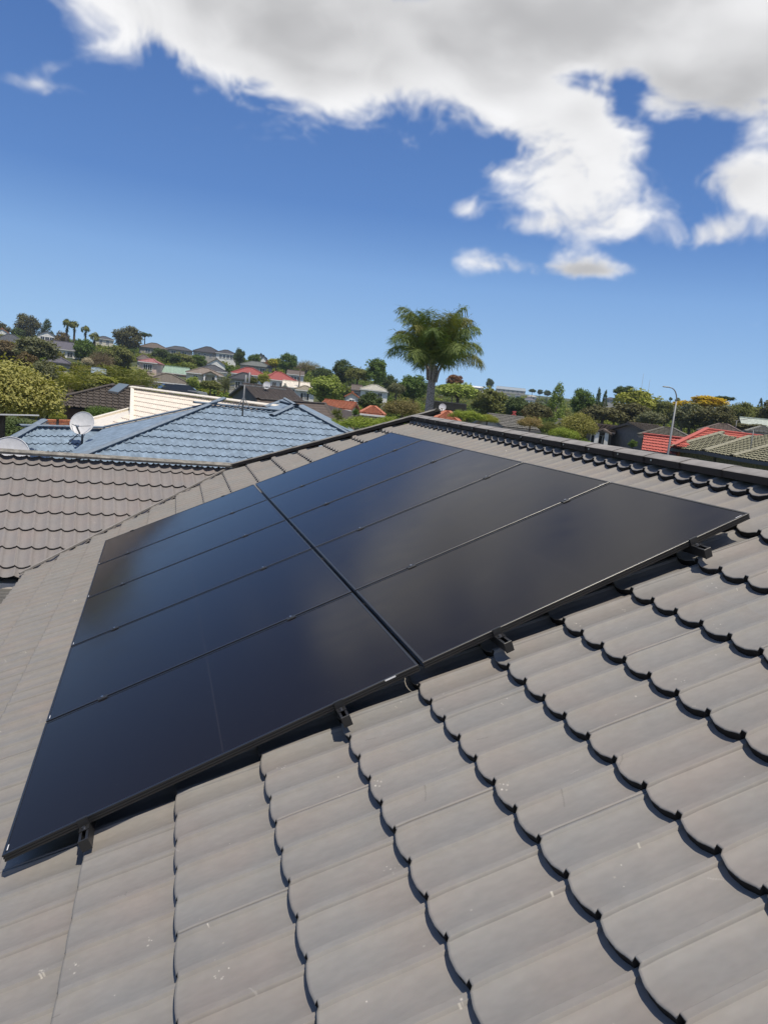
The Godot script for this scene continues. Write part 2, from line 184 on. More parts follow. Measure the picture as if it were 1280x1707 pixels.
	["cone",Vector3(38.681,0.46,-62.898),3.264,1.441,2.067,Color(.10,.14,.045),"conifer_tree","soft light green conifer right of centre",""],
	["round",Vector3(46.06,0.685,-70.124),3.63,1.418,1.702,Color(.06,.095,.028),"tree","bright green round tree right of the soft conifer",""],
	["cone",Vector3(60.576,1.24,-89.328),4.748,0.635,1.361,Color(.042,.062,.026),"conifer_tree","taller of two dark column conifers",""],
	["cone",Vector3(62.457,1.288,-90.485),4.694,0.554,1.201,Color(.042,.062,.026),"conifer_tree","shorter of two dark column conifers",""],
	["round",Vector3(21.603,-1.4,-31.164),3.201,1.154,1.005,Color(.15,.15,.06),"tree","pale olive tree in front of the brown houses",""],
	["round",Vector3(16.959,-2.04,-24.627),3.427,0.738,0.422,Color(.135,.175,.042),"shrub","lime green shrub at the foot of the pale olive tree",""],
	["round",Vector3(44.8,0.55,-63.797),2.512,2.505,1.516,Color(.066,.068,.038),"tree","dark olive tree mass left behind the brown houses",""],
	["round",Vector3(48.17,0.595,-63.901),2.623,2.568,1.521,Color(.066,.068,.038),"tree","dark olive tree mass behind the long brown roof",""],
	["round",Vector3(56.329,0.887,-74.044),4.232,3.212,1.762,Color(.15,.165,.042),"tree","big yellow green tree standing above the brown houses",""],
	["round",Vector3(58.901,1.048,-80.807),5.423,1.515,1.094,Color(.042,.062,.026),"tree","dark tree top left behind the big yellow green tree",""],
	["round",Vector3(47.598,0.505,-59.354),2.633,1.736,1.189,Color(.085,.095,.065),"tree","grey green tree left of the street lamp",""],
	["round",Vector3(57.106,0.82,-69.702),3.494,1.517,1.365,Color(.09,.102,.043),"tree","olive tree behind the street lamp",""],
	["round",Vector3(50.241,0.505,-57.258),3.219,2.057,1.447,Color(.085,.095,.065),"tree","dark grey green tree under the yellow blossom, left",""],
	["round",Vector3(50.646,0.46,-54.283),3.271,2.067,1.347,Color(.066,.068,.038),"tree","dark brown green tree under the yellow blossom, right",""],
	["round",Vector3(57.408,0.775,-66.901),4.494,1.559,0.742,Color(.30,.225,.022),"blossom_tree","golden yellow blossoming tree, left half",""],
	["round",Vector3(58.495,0.752,-64.685),4.826,2.349,0.881,Color(.30,.225,.022),"blossom_tree","golden yellow blossoming tree, taller right half",""],
	["umbrella",Vector3(75.016,1.288,-80.789),6.026,1.663,0.647,Color(.042,.062,.026),"pine_tree","dark flat topped pine behind the yellow blossom",""],
	["round",Vector3(58.219,0.662,-59.571),3.985,1.682,1.332,Color(.09,.102,.043),"tree","olive tree right of the yellow blossom",""],
	["round",Vector3(64.374,0.82,-63.384),4.216,2.048,1.403,Color(.09,.102,.043),"tree","olive green tree near the right edge",""],
	["round",Vector3(62.623,0.73,-59.499),4.467,1.451,1.379,Color(.066,.068,.038),"tree","dark tree cut by the right edge",""],
	["fan",Vector3(93.126,2.2,-115.162),6.043,0.557,0.557,Color(.042,.062,.026),"fan_palm","small far fan palm left of the lamp head",""],
	["fan",Vector3(91.64,2.104,-111.237),5.922,0.723,0.602,Color(.09,.102,.043),"fan_palm","small far fan palm touching the lamp post",""],
	["cone",Vector3(104.657,2.2,-105.113),6.753,0.619,0.99,Color(.042,.062,.026),"conifer_tree","small pointed conifer on the right skyline",""],
	["round",Vector3(46.265,0.235,-44.727),2.689,1.904,0.408,Color(.066,.068,.038),"hedge","dark clipped hedge before the pale green roof",""],
	["round",Vector3(28.704,-0.78,-36.02),1.755,0.316,0.257,Color(.06,.095,.028),"shrub","small round bush beside the driveway",""],
	["dense",Vector3(-2.536,-3.1,-13.938),4.405,1.247,1.009,Color(.18,.18,.075),"tree","big pale green leafy tree at the left edge",""],
	["round",Vector3(-3.823,-2.692,-21.835),2.455,1.344,0.827,Color(.042,.062,.026),"hedge","dark hedge below the white rail at the left edge",""],
	["round",Vector3(-1.976,-2.925,-18.063),3.566,0.225,0.191,Color(.15,.165,.042),"shrub","yellow green ivy bush at the end of the brick wall",""],
	["round",Vector3(-1.982,-1.76,-35.127),1.755,1.035,0.502,Color(.06,.095,.028),"shrub","green shrubs under the eave of the dark tiled house",""],
	["round",Vector3(11.139,0.533,-86.57),2.401,0.742,0.445,Color(.09,.102,.043),"shrub","small olive bush above the brown grey tiled roof",""]]
const CLOUD_LOBES := [[-2.698,23.574,5.204,2.123,0.9,0],[-10.24,20.599,2.155,1.824,-0.8,0],[1.282,23.285,7.097,2.953,1.1,0],[7.083,23.63,7.749,3.631,1.2,0],[11.085,22.49,5.23,3.149,0.9,0],[14.338,24.562,8.654,3.189,1.2,0],[22.111,25.164,8.005,4.087,1.2,0],[27.935,25.99,7.66,2.505,1.1,0],[34.539,25.28,6.436,3.704,1.1,0],[39.625,24.411,5.334,3.986,1.1,0],[37.35,22.612,4.11,1.976,0.7,0],[24.446,21.164,3.844,1.934,0.8,0],[27.718,19.49,3.574,2.518,0.95,0],[29.601,16.945,4.162,2.327,0.95,0],[31.065,14.291,4.34,1.644,0.85,0],[26.339,14.052,1.956,0.64,0.5,0],[30.795,21.345,1.643,2.077,0.45,0],[32.322,19.591,2.433,0.9,0.4,0],[23.229,17.394,1.968,0.687,0.6,0],[40.484,16.681,2.858,2.229,1.6,0],[39.177,13.156,2.279,1.382,1.5,0],[42.701,15.567,1.788,1.449,0.7,0],[24.298,11.035,2.921,0.917,1,0],[29.435,10.723,2.822,0.664,0.9,0],[30.854,11.385,2.114,1.063,0.9,0],[32.631,10.906,1.916,0.655,0.75,0],[21.355,14.71,1.601,0.796,0.7,0],[16.884,18.228,1.685,0.75,0.42,0],[18.464,19.863,1.322,0.729,0.3,0],[-8.735,17.248,2.224,0.799,0.75,0],[-5.017,20.632,1.155,0.71,0.32,0],[-8.253,18.869,1.257,0.585,0.5,0],[35.124,19.772,1.774,0.499,0.3,0],[32.264,22.382,1.214,1.627,-1.15,0],[28.209,23.1,1.917,0.749,-1,0],[30.21,22.377,0.991,0.483,-0.5,0],[36.673,19.928,2.311,1.192,-0.8,0],[35.582,19.415,2.347,0.997,-0.7,0],[30.824,21.171,1.071,0.773,-0.5,0],[-17,5,4.2,2.6,0.9,0],[-27,3.5,9,2.2,0.8,0],[-4,40,14,8,1.1,0],[15,42,22,12,1.2,0],[42,40,20,11,1.1,0],[25,58,26,10,1,0],[-30,48,14,8,0.8,0],[70,32,20,9,1,0],[100,46,22,10,1,0],[88,14,18,5,0.8,0],[130,22,24,8,1,0],[160,52,26,9,1,0],[180,16,28,6,0.9,0],[-140,28,26,9,1,0],[-115,54,24,9,0.9,0],[-95,13,22,5,0.9,0],[-70,34,16,7,0.8,0],[-160,10,24,4,0.8,0],[-48,6,12,2.6,0.7,0],[55,7,9,1.6,0.5,0]]
const TERRAIN_WEST := [Vector2(0,-3.1),Vector2(18,-3.1),Vector2(30,-2.4),Vector2(45,-1.2),Vector2(60,-0.4),Vector2(85,0.3),Vector2(100,1),Vector2(120,2.2),Vector2(140,3.9),Vector2(190,7),Vector2(230,9.2),Vector2(300,10),Vector2(500,12),Vector2(900,14)]
const TERRAIN_EAST := [Vector2(0,-3.1),Vector2(18,-3.1),Vector2(30,-2.2),Vector2(45,-1),Vector2(60,0.1),Vector2(100,1),Vector2(150,2.2),Vector2(250,5),Vector2(350,10),Vector2(500,17.5),Vector2(900,19)]

var rng := RandomNumberGenerator.new()
var M := {}            # shared materials
var crowns := {}       # shared crown meshes
var pan_v := Vector3(cos(deg_to_rad(PITCH)), sin(deg_to_rad(PITCH)), 0)
var pan_n := Vector3(-sin(deg_to_rad(PITCH)), cos(deg_to_rad(PITCH)), 0)

func _ready() -> void:
	rng.seed = 20417
	make_camera()
	make_sky()
	make_sun()
	make_materials()
	make_terrain()
	make_own_house()
	make_panels()
	make_blue_house()
	make_cream_house()
	make_dark_house()
	make_brown_house()
	make_red_house()
	make_olive_house()
	for h in HOUSES: make_house(h)
	make_crowns()
	for t in TREES: make_tree(t)
	make_tall_palm()
	make_hillside_shrubs()
	make_lamp()
	make_dishes()
	make_small_things()

# ------------------------------------------------------------------ camera, sky, sun
func make_camera() -> void:
	var cam := Camera3D.new()
	cam.name = "camera"
	cam.transform = Transform3D(Basis(CAM_RIGHT, CAM_UP, CAM_BACK).orthonormalized(), CAM_POS)
	cam.fov = CAM_FOV
	cam.near = 0.05
	cam.far = 3000.0
	add_child(cam)
	cam.current = true

func make_sun() -> void:
	var sun := DirectionalLight3D.new()
	sun.name = "sun"
	sun.light_energy = 1.32
	sun.light_color = Color(1.0, 0.965, 0.90)
	sun.light_angular_distance = 0.5
	sun.shadow_enabled = true
	sun.look_at_from_position(SUN_FROM.normalized() * 50.0, Vector3.ZERO, Vector3.UP)
	add_child(sun)

func make_sky() -> void:
	var w := 3072
	var h := 1536
	# how much cloud there is in each direction: lobes on a coarse grid, then enlarged
	var cw := 512
	var ch := 128
	var cover := PackedFloat32Array()
	cover.resize(cw * ch)
	for j in ch:
		var el := 90.0 - (j + 0.5) * 90.0 / ch
		for i in cw:
			var az := (i + 0.5) * 360.0 / cw
			var s := 0.0
			for l in CLOUD_LOBES:
				var da: float = fposmod(az - l[0] + 180.0, 360.0) - 180.0
				var sa: float = l[2]
				if absf(da) > sa * 2.6: continue
				var x := da / sa
				var y: float = (el - l[1]) / l[3]
				var q := x * x + y * y
				if q < 6.5: s += l[4] * exp(-q * 0.95)
			cover[j * cw + i] = s
	var cimg := Image.create_from_data(cw, ch, false, Image.FORMAT_RF, cover.to_byte_array())
	cimg.resize(w, h / 2, Image.INTERPOLATE_CUBIC)
	var c := cimg.get_data().to_float32_array()
	var wisps := FastNoiseLite.new()
	wisps.seed = 11
	wisps.noise_type = FastNoiseLite.TYPE_SIMPLEX_SMOOTH
	wisps.frequency = 4.2
	wisps.fractal_type = FastNoiseLite.FRACTAL_FBM
	wisps.fractal_octaves = 6
	wisps.fractal_gain = 0.65
	wisps.domain_warp_enabled = false
	var billow := FastNoiseLite.new()
	billow.seed = 5
	billow.noise_type = FastNoiseLite.TYPE_SIMPLEX_SMOOTH
	billow.frequency = 2.2
	billow.fractal_octaves = 4
	var bend := FastNoiseLite.new()
	bend.seed = 23
	bend.noise_type = FastNoiseLite.TYPE_SIMPLEX_SMOOTH
	bend.frequency = 2.6
	bend.fractal_octaves = 4
	bend.fractal_gain = 0.55
	var px := PackedFloat32Array()
	px.resize(w * h * 3)
	var zen := Vector3(0.060, 0.142, 0.39)
	var mid := Vector3(0.144, 0.308, 0.67)
	var hor := Vector3(0.46, 0.71, 0.96)
	var deg := w / 360.0
	for j in h / 2:
		var el := (0.5 - (j + 0.5) / h) * PI
		var y := sin(el)
		var r := cos(el)
		var t1 := clampf(y / 0.24, 0.0, 1.0)
		var t2 := clampf((y - 0.16) / 0.42, 0.0, 1.0)
		var blue := hor.lerp(mid, pow(t1, 0.72)).lerp(zen, t2 * (2.0 - t2) * 0.92)
		var reach := deg * 1.8
		for i in w:
			var k := j * w + i
			var col := blue
			var near := c[k]
			if near > 0.004:
				var az := (i + 0.5) / w * TAU
				var d := Vector3(r * sin(az), y * 1.45, -r * cos(az))
				# the edges of the banks are dragged about before the fine curls are laid over them
				var bx := bend.get_noise_3dv(d)
				var by := bend.get_noise_3dv(d + Vector3(7.3, 1.9, 4.1))
				var ii := posmod(i + int(bx * reach * 1.3), w)
				var jj := clampi(j + int(by * reach * 0.8), 0, h / 2 - 1)
				var cv := c[jj * w + ii]
				var n := wisps.get_noise_3dv((d + Vector3(bx, by * 0.6, -bx * 0.5) * 0.16) * Vector3(1.1, 1.55, 1.1))
				var dens := cv * 0.92 + n * (0.75 + 0.75 * minf(cv, 1.0)) - 0.36
				if dens > 0.0:
					var a := smoothstep(0.0, 1.0, dens)
					a = pow(a, 0.8) * (0.5 + 0.5 * smoothstep(0.05, 0.8, cv + n * 0.4))
					var b := billow.get_noise_3dv(d * Vector3(1.0, 1.5, 1.0))
					# bases seen from below are grey where the bank is deep, the thin rims bright
					var thick := smoothstep(-0.35, 1.25, b * 1.5 + bx * 0.9 + n * 0.7 + (minf(cv, 2.6) - 1.1) * 0.22)
					var white := Vector3(0.90, 0.90, 0.91).lerp(Vector3(0.49, 0.49, 0.50), thick * smoothstep(0.55, 1.7, cv))
					col = blue.lerp(white * (1.0 + n * 0.22), clampf(a, 0.0, 0.99))
			px[k * 3] = col.x
			px[k * 3 + 1] = col.y
			px[k * 3 + 2] = col.z
	for j in range(h / 2, h):
		for i in w:
			var k := (j * w + i) * 3
			px[k] = 0.12
			px[k + 1] = 0.13
			px[k + 2] = 0.10
	var img := Image.create_from_data(w, h, false, Image.FORMAT_RGBF, px.to_byte_array())
	var m := PanoramaSkyMaterial.new()
	m.panorama = ImageTexture.create_from_image(img)
	var sky := Sky.new()
	sky.sky_material = m
	var env := Environment.new()
	env.background_mode = Environment.BG_SKY
	env.sky = sky
	env.background_energy_multiplier = 1.0
	env.tonemap_mode = Environment.TONE_MAPPER_LINEAR
	env.tonemap_exposure = 1.0
	env.fog_enabled = true
	env.fog_density = 0.0003
	env.fog_light_color = Color(0.80, 0.86, 0.93)
	env.sdfgi_enabled = true
	env.ssao_enabled = true
	env.ssil_enabled = true
	var we := WorldEnvironment.new()
	we.name = "surroundings"
	we.environment = env
	add_child(we)

# ------------------------------------------------------------------ helpers
func lin(c: Color) -> Color:
	return c.linear_to_srgb()

func mat(c: Color, rough := 0.7, metal := 0.0, spec := 0.5) -> StandardMaterial3D:
	var m := StandardMaterial3D.new()
	m.albedo_color = lin(c)
	m.roughness = rough
	m.metallic = metal
	m.metallic_specular = spec
	return m

var tex_cache := {}
func mottle(seed_: int, lo: float, freq: float) -> ImageTexture:
	var key := "%d_%f_%f" % [seed_, lo, freq]
	if tex_cache.has(key): return tex_cache[key]
	var n := FastNoiseLite.new()
	n.seed = seed_
	n.frequency = freq
	n.fractal_octaves = 5
	n.fractal_gain = 0.6
	var img := n.get_seamless_image(512, 512)
	img.convert(Image.FORMAT_RGB8)
	var d := img.get_data()
	for i in d.size():
		d[i] = int(lerpf(lo * 255.0, 255.0, d[i] / 255.0))
	img = Image.create_from_data(512, 512, false, Image.FORMAT_RGB8, d)
	tex_cache[key] = ImageTexture.create_from_image(img)
	return tex_cache[key]

var mat_cache := {}
func mmat(c: Color, rough := 0.8, scale := 0.35, lo := 0.72, seed_ := 3, spec := 0.4) -> StandardMaterial3D:
	# a mottled surface
	var key := "%s_%f_%f_%f_%d" % [c, rough, scale, lo, seed_]
	if mat_cache.has(key): return mat_cache[key]
	var k := 1.0 / pow((lo + 1.0) * 0.5, 2.2)
	var m := mat(Color(c.r * k, c.g * k, c.b * k), rough, 0.0, spec)
	m.albedo_texture = mottle(seed_, lo, 0.012)
	m.uv1_triplanar = true
	m.uv1_world_triplanar = true
	m.uv1_scale = Vector3.ONE * scale
	mat_cache[key] = m
	return m

func numbered(base: String, parent: Node) -> String:
	if not parent.has_node(NodePath(base)): return base
	var i := 1
	while parent.has_node(NodePath("%s_%03d" % [base, i])): i += 1
	return "%s_%03d" % [base, i]

var counts := {}
func next_name(called: String, parent: Node) -> String:
	var key := "%d/%s" % [parent.get_instance_id(), called]
	var n: int = counts.get(key, 0)
	counts[key] = n + 1
	return called if n == 0 else "%s_%03d" % [called, n]

func thing(called: String, label: String, category: String, at := Vector3.ZERO, group := "") -> Node3D:
	var o := Node3D.new()
	o.name = next_name(called, self)
	o.position = at
	add_child(o, true)
	o.set_meta("label", label)
	o.set_meta("category", category)
	if group != "": o.set_meta("group", group)
	return o

func put(called: String, mesh: Mesh, material: Material, parent: Node3D, xf := Transform3D.IDENTITY) -> MeshInstance3D:
	var o := MeshInstance3D.new()
	o.name = next_name(called, parent)
	o.mesh = mesh
	if material: o.material_override = material
	o.transform = xf
	parent.add_child(o, true)
	return o

func surf() -> SurfaceTool:
	var s := SurfaceTool.new()
	s.begin(Mesh.PRIMITIVE_TRIANGLES)
	s.set_smooth_group(-1)
	return s

func done(s: SurfaceTool) -> ArrayMesh:
	s.generate_normals()
	return s.commit()

func tri(s: SurfaceTool, a: Vector3, b: Vector3, c: Vector3) -> void:
	s.add_vertex(a); s.add_vertex(b); s.add_vertex(c)

# corners run clockwise as seen from outside
func quad(s: SurfaceTool, a: Vector3, b: Vector3, c: Vector3, d: Vector3) -> void:
	tri(s, a, b, c)
	tri(s, a, c, d)

func box(s: SurfaceTool, centre: Vector3, size: Vector3, basis := Basis.IDENTITY, cut := 0.0) -> void:
	var h := size * 0.5
	if cut <= 0.0:
		var p := []
		for i in 8:
			p.append(centre + basis * Vector3(h.x if i & 1 else -h.x, h.y if i & 2 else -h.y, h.z if i & 4 else -h.z))
		quad(s, p[4], p[6], p[7], p[5])
		quad(s, p[1], p[3], p[2], p[0])
		quad(s, p[5], p[7], p[3], p[1])
		quad(s, p[0], p[2], p[6], p[4])
		quad(s, p[6], p[2], p[3], p[7])
		quad(s, p[0], p[4], p[5], p[1])
		return
	# chamfered: the hull of three boxes
	var verts := {}
	for sx in [-1, 1]:
		for sy in [-1, 1]:
			for sz in [-1, 1]:
				verts[[sx, sy, sz, 0]] = centre + basis * Vector3(sx * h.x, sy * (h.y - cut), sz * (h.z - cut))
				verts[[sx, sy, sz, 1]] = centre + basis * Vector3(sx * (h.x - cut), sy * h.y, sz * (h.z - cut))
				verts[[sx, sy, sz, 2]] = centre + basis * Vector3(sx * (h.x - cut), sy * (h.y - cut), sz * h.z)
	var faces := []
	for sg in [-1, 1]:
		faces.append([[sg, -1, -1, 0], [sg, 1, -1, 0], [sg, 1, 1, 0], [sg, -1, 1, 0]])
		faces.append([[-1, sg, -1, 1], [1, sg, -1, 1], [1, sg, 1, 1], [-1, sg, 1, 1]])
		faces.append([[-1, -1, sg, 2], [1, -1, sg, 2], [1, 1, sg, 2], [-1, 1, sg, 2]])
		for sk in [-1, 1]:
			faces.append([[sg, sk, -1, 0], [sg, sk, 1, 0], [sg, sk, 1, 1], [sg, sk, -1, 1]])
			faces.append([[sg, -1, sk, 0], [sg, 1, sk, 0], [sg, 1, sk, 2], [sg, -1, sk, 2]])
			faces.append([[-1, sg, sk, 1], [1, sg, sk, 1], [1, sg, sk, 2], [-1, sg, sk, 2]])
			for sl in [-1, 1]:
				faces.append([[sg, sk, sl, 0], [sg, sk, sl, 1], [sg, sk, sl, 2]])
	for f in faces:
		var pts := []
		var mid := Vector3.ZERO
		for k in f:
			pts.append(verts[k])
			mid += verts[k]
		mid /= f.size()
		var nn: Vector3 = (pts[1] - pts[0]).cross(pts[2] - pts[0])
		if nn.dot(mid - centre) > 0.0: pts.reverse()
		tri(s, pts[0], pts[1], pts[2])
		if pts.size() == 4: tri(s, pts[0], pts[2], pts[3])

func box_mesh(size: Vector3, centre := Vector3.ZERO, cut := 0.0) -> ArrayMesh:
	var s := surf()
	box(s, centre, size, Basis.IDENTITY, cut)
	return done(s)

func bar(s: SurfaceTool, a: Vector3, b: Vector3, wide: float, high: float) -> void:
	var z := (b - a).normalized()
	var x := Vector3.UP.cross(z)
	if x.length() < 0.01: x = Vector3.RIGHT
	x = x.normalized()
	box(s, (a + b) * 0.5, Vector3(wide, high, a.distance_to(b)), Basis(x, z.cross(x), z))

func tube(s: SurfaceTool, pts: Array, radii: Array, seg := 8) -> void:
	s.set_smooth_group(0)
	var rings := []
	var side := Vector3.RIGHT
	for i in pts.size():
		var a: Vector3 = pts[maxi(i - 1, 0)]
		var b: Vector3 = pts[mini(i + 1, pts.size() - 1)]
		var z := (b - a).normalized()
		side = (side - z * side.dot(z))
		if side.length() < 0.01: side = Vector3.FORWARD - z * Vector3.FORWARD.dot(z)
		side = side.normalized()
		var up := z.cross(side)
		var ring := []
		for k in seg:
			var t := TAU * k / seg
			ring.append(pts[i] + (side * cos(t) + up * sin(t)) * radii[i])
		rings.append(ring)
	for i in rings.size() - 1:
		for k in seg:
			var k2 := (k + 1) % seg
			quad(s, rings[i][k], rings[i + 1][k], rings[i + 1][k2], rings[i][k2])
	for k in range(1, seg - 1):
		tri(s, rings[0][0], rings[0][k], rings[0][k + 1])
		tri(s, rings[-1][0], rings[-1][k + 1], rings[-1][k])
	s.set_smooth_group(-1)

func tube_mesh(pts: Array, radii: Array, seg := 8) -> ArrayMesh:
	var s := surf()
	tube(s, pts, radii, seg)
	return done(s)

# a flat face through points, facing the side that looks up (or towards "out")
func flat(s: SurfaceTool, pts: Array, out := Vector3.UP) -> void:
	var p := pts.duplicate()
	var n := Vector3.ZERO
	for i in p.size():
		n += p[i].cross(p[(i + 1) % p.size()])
	if n.dot(out) > 0.0: p.reverse()
	for i in range(1, p.size() - 1): tri(s, p[0], p[i], p[i + 1])

# ------------------------------------------------------------------ materials
func make_materials() -> void:
	M.tile = roof_material()
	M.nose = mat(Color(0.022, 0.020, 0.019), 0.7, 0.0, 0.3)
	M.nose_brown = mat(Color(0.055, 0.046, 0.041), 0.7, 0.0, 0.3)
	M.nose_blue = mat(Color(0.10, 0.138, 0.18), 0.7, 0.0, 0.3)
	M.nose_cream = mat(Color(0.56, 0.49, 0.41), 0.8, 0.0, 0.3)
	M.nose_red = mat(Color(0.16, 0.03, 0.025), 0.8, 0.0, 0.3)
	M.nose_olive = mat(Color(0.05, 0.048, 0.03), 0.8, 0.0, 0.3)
	M.cap = mmat(Color(0.27, 0.25, 0.228), 0.62, 0.8, 0.74, 8)
	M.hip_cap = mmat(Color(0.225, 0.21, 0.18), 0.75, 1.2, 0.55, 9)
	M.under = mat(Color(0.02, 0.02, 0.02), 0.9)
	M.frame = mat(Color(0.012, 0.012, 0.013), 0.34, 0.0, 0.6)
	M.rail = mat(Color(0.020, 0.020, 0.021), 0.42, 0.0, 0.5)
	M.steel = mat(Color(0.62, 0.62, 0.64), 0.28, 1.0)
	M.label = mat(Color(0.78, 0.78, 0.78), 0.5)
	M.white = mmat(Color(0.74, 0.73, 0.71), 0.6, 0.5, 0.86, 4)
	M.dish = mmat(Color(0.60, 0.60, 0.61), 0.45, 1.5, 0.88, 4)
	M.dark_metal = mat(Color(0.09, 0.09, 0.095), 0.5)
	M.galv = mat(Color(0.26, 0.265, 0.265), 0.55, 0.3)
	M.blue = mmat(Color(0.205, 0.270, 0.340), 0.62, 0.55, 0.66, 6)
	M.blue_cap = mmat(Color(0.19, 0.235, 0.285), 0.6, 0.9, 0.78, 7)
	M.cream = mmat(Color(0.74, 0.66, 0.56), 0.7, 0.7, 0.86, 5)
	M.cream_cap = mmat(Color(0.78, 0.72, 0.62), 0.7, 0.7, 0.88, 5)
	M.dark_tile = mmat(Color(0.085, 0.07, 0.058), 0.8, 0.8, 0.62, 13)
	M.brown_tile = mmat(Color(0.115, 0.092, 0.08), 0.8, 0.8, 0.7, 14)
	M.red_tile = mmat(Color(0.47, 0.115, 0.085), 0.72, 0.8, 0.74, 15)
	M.olive_tile = mmat(Color(0.215, 0.205, 0.135), 0.85, 1.1, 0.52, 16)
	M.pane = mat(Color(0.025, 0.03, 0.035), 0.08, 0.0, 0.6)
	M.trunk = mmat(Color(0.14, 0.11, 0.085), 0.95, 0.8, 0.5, 18)
	M.palm_trunk = mmat(Color(0.32, 0.265, 0.235), 0.9, 2.2, 0.30, 19)
	M.brick = mmat(Color(0.46, 0.17, 0.085), 0.9, 1.4, 0.6, 20)
	M.mortar = mat(Color(0.42, 0.38, 0.33), 0.95)
	M.concrete = mmat(Color(0.40, 0.385, 0.36), 0.9, 0.3, 0.7, 21)
	M.lawn = mmat(Color(0.10, 0.15, 0.03), 0.95, 0.6, 0.6, 22)
	M.earth = mmat(Color(0.072, 0.085, 0.032), 0.97, 0.06, 0.5, 23)
	M.corrugated = mmat(Color(0.10, 0.097, 0.09), 0.6, 0.8, 0.7, 24)

func roof_material() -> StandardMaterial3D:
	# weathered paint on pressed metal: slow changes of tone, faint runs down the slope, flecks of lichen and droppings
	var n := FastNoiseLite.new()
	n.seed = 31
	n.frequency = 0.006
	n.fractal_octaves = 5
	var hue := FastNoiseLite.new()
	hue.seed = 77
	hue.frequency = 0.012
	hue.fractal_octaves = 3
	var fine := FastNoiseLite.new()
	fine.seed = 99
	fine.frequency = 0.12
	fine.fractal_octaves = 3
	var w := 1024
	var d := PackedByteArray()
	d.resize(w * w * 3)
	for y in w:
		for x in w:
			# streaks are long along v (the slope)
			var a := n.get_noise_2d(x * 1.3, y) * 0.020 + fine.get_noise_2d(x * 2.2, y * 0.8) * 0.018 + n.get_noise_2d(x * 7.0 + 300.0, y * 7.0) * 0.012
			var hh := hue.get_noise_2d(x, y) * 0.016
			var g := 0.60 + a
			var k := (y * w + x) * 3
			d[k] = clampi(int((g + hh) * 255.0), 0, 255)
			d[k + 1] = clampi(int((g - absf(hh) * 0.15) * 255.0), 0, 255)
			d[k + 2] = clampi(int((g - hh * 0.55) * 255.0), 0, 255)
	var img := Image.create_from_data(w, w, false, Image.FORMAT_RGB8, d)
	img.resize(2048, 2048, Image.INTERPOLATE_CUBIC)
	var r := RandomNumberGenerator.new()
	r.seed = 4
	# flecks: small scattered dots, some in clusters; short pale scratches; a few dark scuffs
	for i in 560:
		var cx := r.randi_range(6, 2041)
		var cy := r.randi_range(6, 2041)
		var many := 1 if r.randf() < 0.7 else r.randi_range(3, 9)
		for q in many:
			var x := clampi(cx + int(r.randfn(0, 6)) * (1 if many > 1 else 0), 3, 2043)
			var y := clampi(cy + int(r.randfn(0, 4)) * (1 if many > 1 else 0), 3, 2043)
			var sz := 1 if r.randf() < 0.72 else 2
			var v := r.randf_range(0.66, 0.86 if sz == 2 else 1.0)
			for yy in sz:
				for xx in sz: img.set_pixel(x + xx, y + yy, Color(v, v, v * 0.98))
	for i in 240:
		var p := Vector2(r.randf_range(30, 2010), r.randf_range(30, 2010))
		var dirv := Vector2(r.randfn(0, 0.4), 1).normalized() if r.randf() < 0.6 else Vector2(1, r.randfn(0, 0.5)).normalized()
		var tone := 0.74 if r.randf() < 0.6 else 0.46
		for q in r.randi_range(4, 18):
			var c := img.get_pixel(int(p.x), int(p.y))
			img.set_pixel(int(p.x), int(p.y), c.lerp(Color(tone, tone, tone), 0.55))
			p += dirv
			p = p.clamp(Vector2(2, 2), Vector2(2044, 2044))
	img.generate_mipmaps()
	var m := mat(Color(0.755, 0.702, 0.640), 0.6, 0.0, 0.40)
	m.albedo_texture = ImageTexture.create_from_image(img)
	var bump := FastNoiseLite.new()
	bump.seed = 8
	bump.frequency = 0.06
	bump.fractal_octaves = 4
	var bi := bump.get_seamless_image(512, 512)
	bi.bump_map_to_normal_map(1.6)
	m.normal_enabled = true
	m.normal_texture = ImageTexture.create_from_image(bi)
	m.normal_scale = 0.12
	return m

# ------------------------------------------------------------------ ground
func ground(x: float, z: float) -> float:
	var dx := x - CAM_POS.x
	var dz := z - CAM_POS.z
	var d := sqrt(dx * dx + dz * dz)
	var az := rad_to_deg(atan2(dx, -dz))
	var t := clampf((az - 8.0) / 14.0, 0.0, 1.0)
	if az < -120.0: t = clampf((-az - 130.0) / 40.0, 0.0, 1.0)
	t = t * t * (3.0 - 2.0 * t)
	return lerpf(along(TERRAIN_WEST, d), along(TERRAIN_EAST, d), t)

func along(table: Array, d: float) -> float:
	for i in range(1, table.size()):
		if d <= table[i].x:
			return lerpf(table[i - 1].y, table[i].y, (d - table[i - 1].x) / (table[i].x - table[i - 1].x))
	return table[-1].y

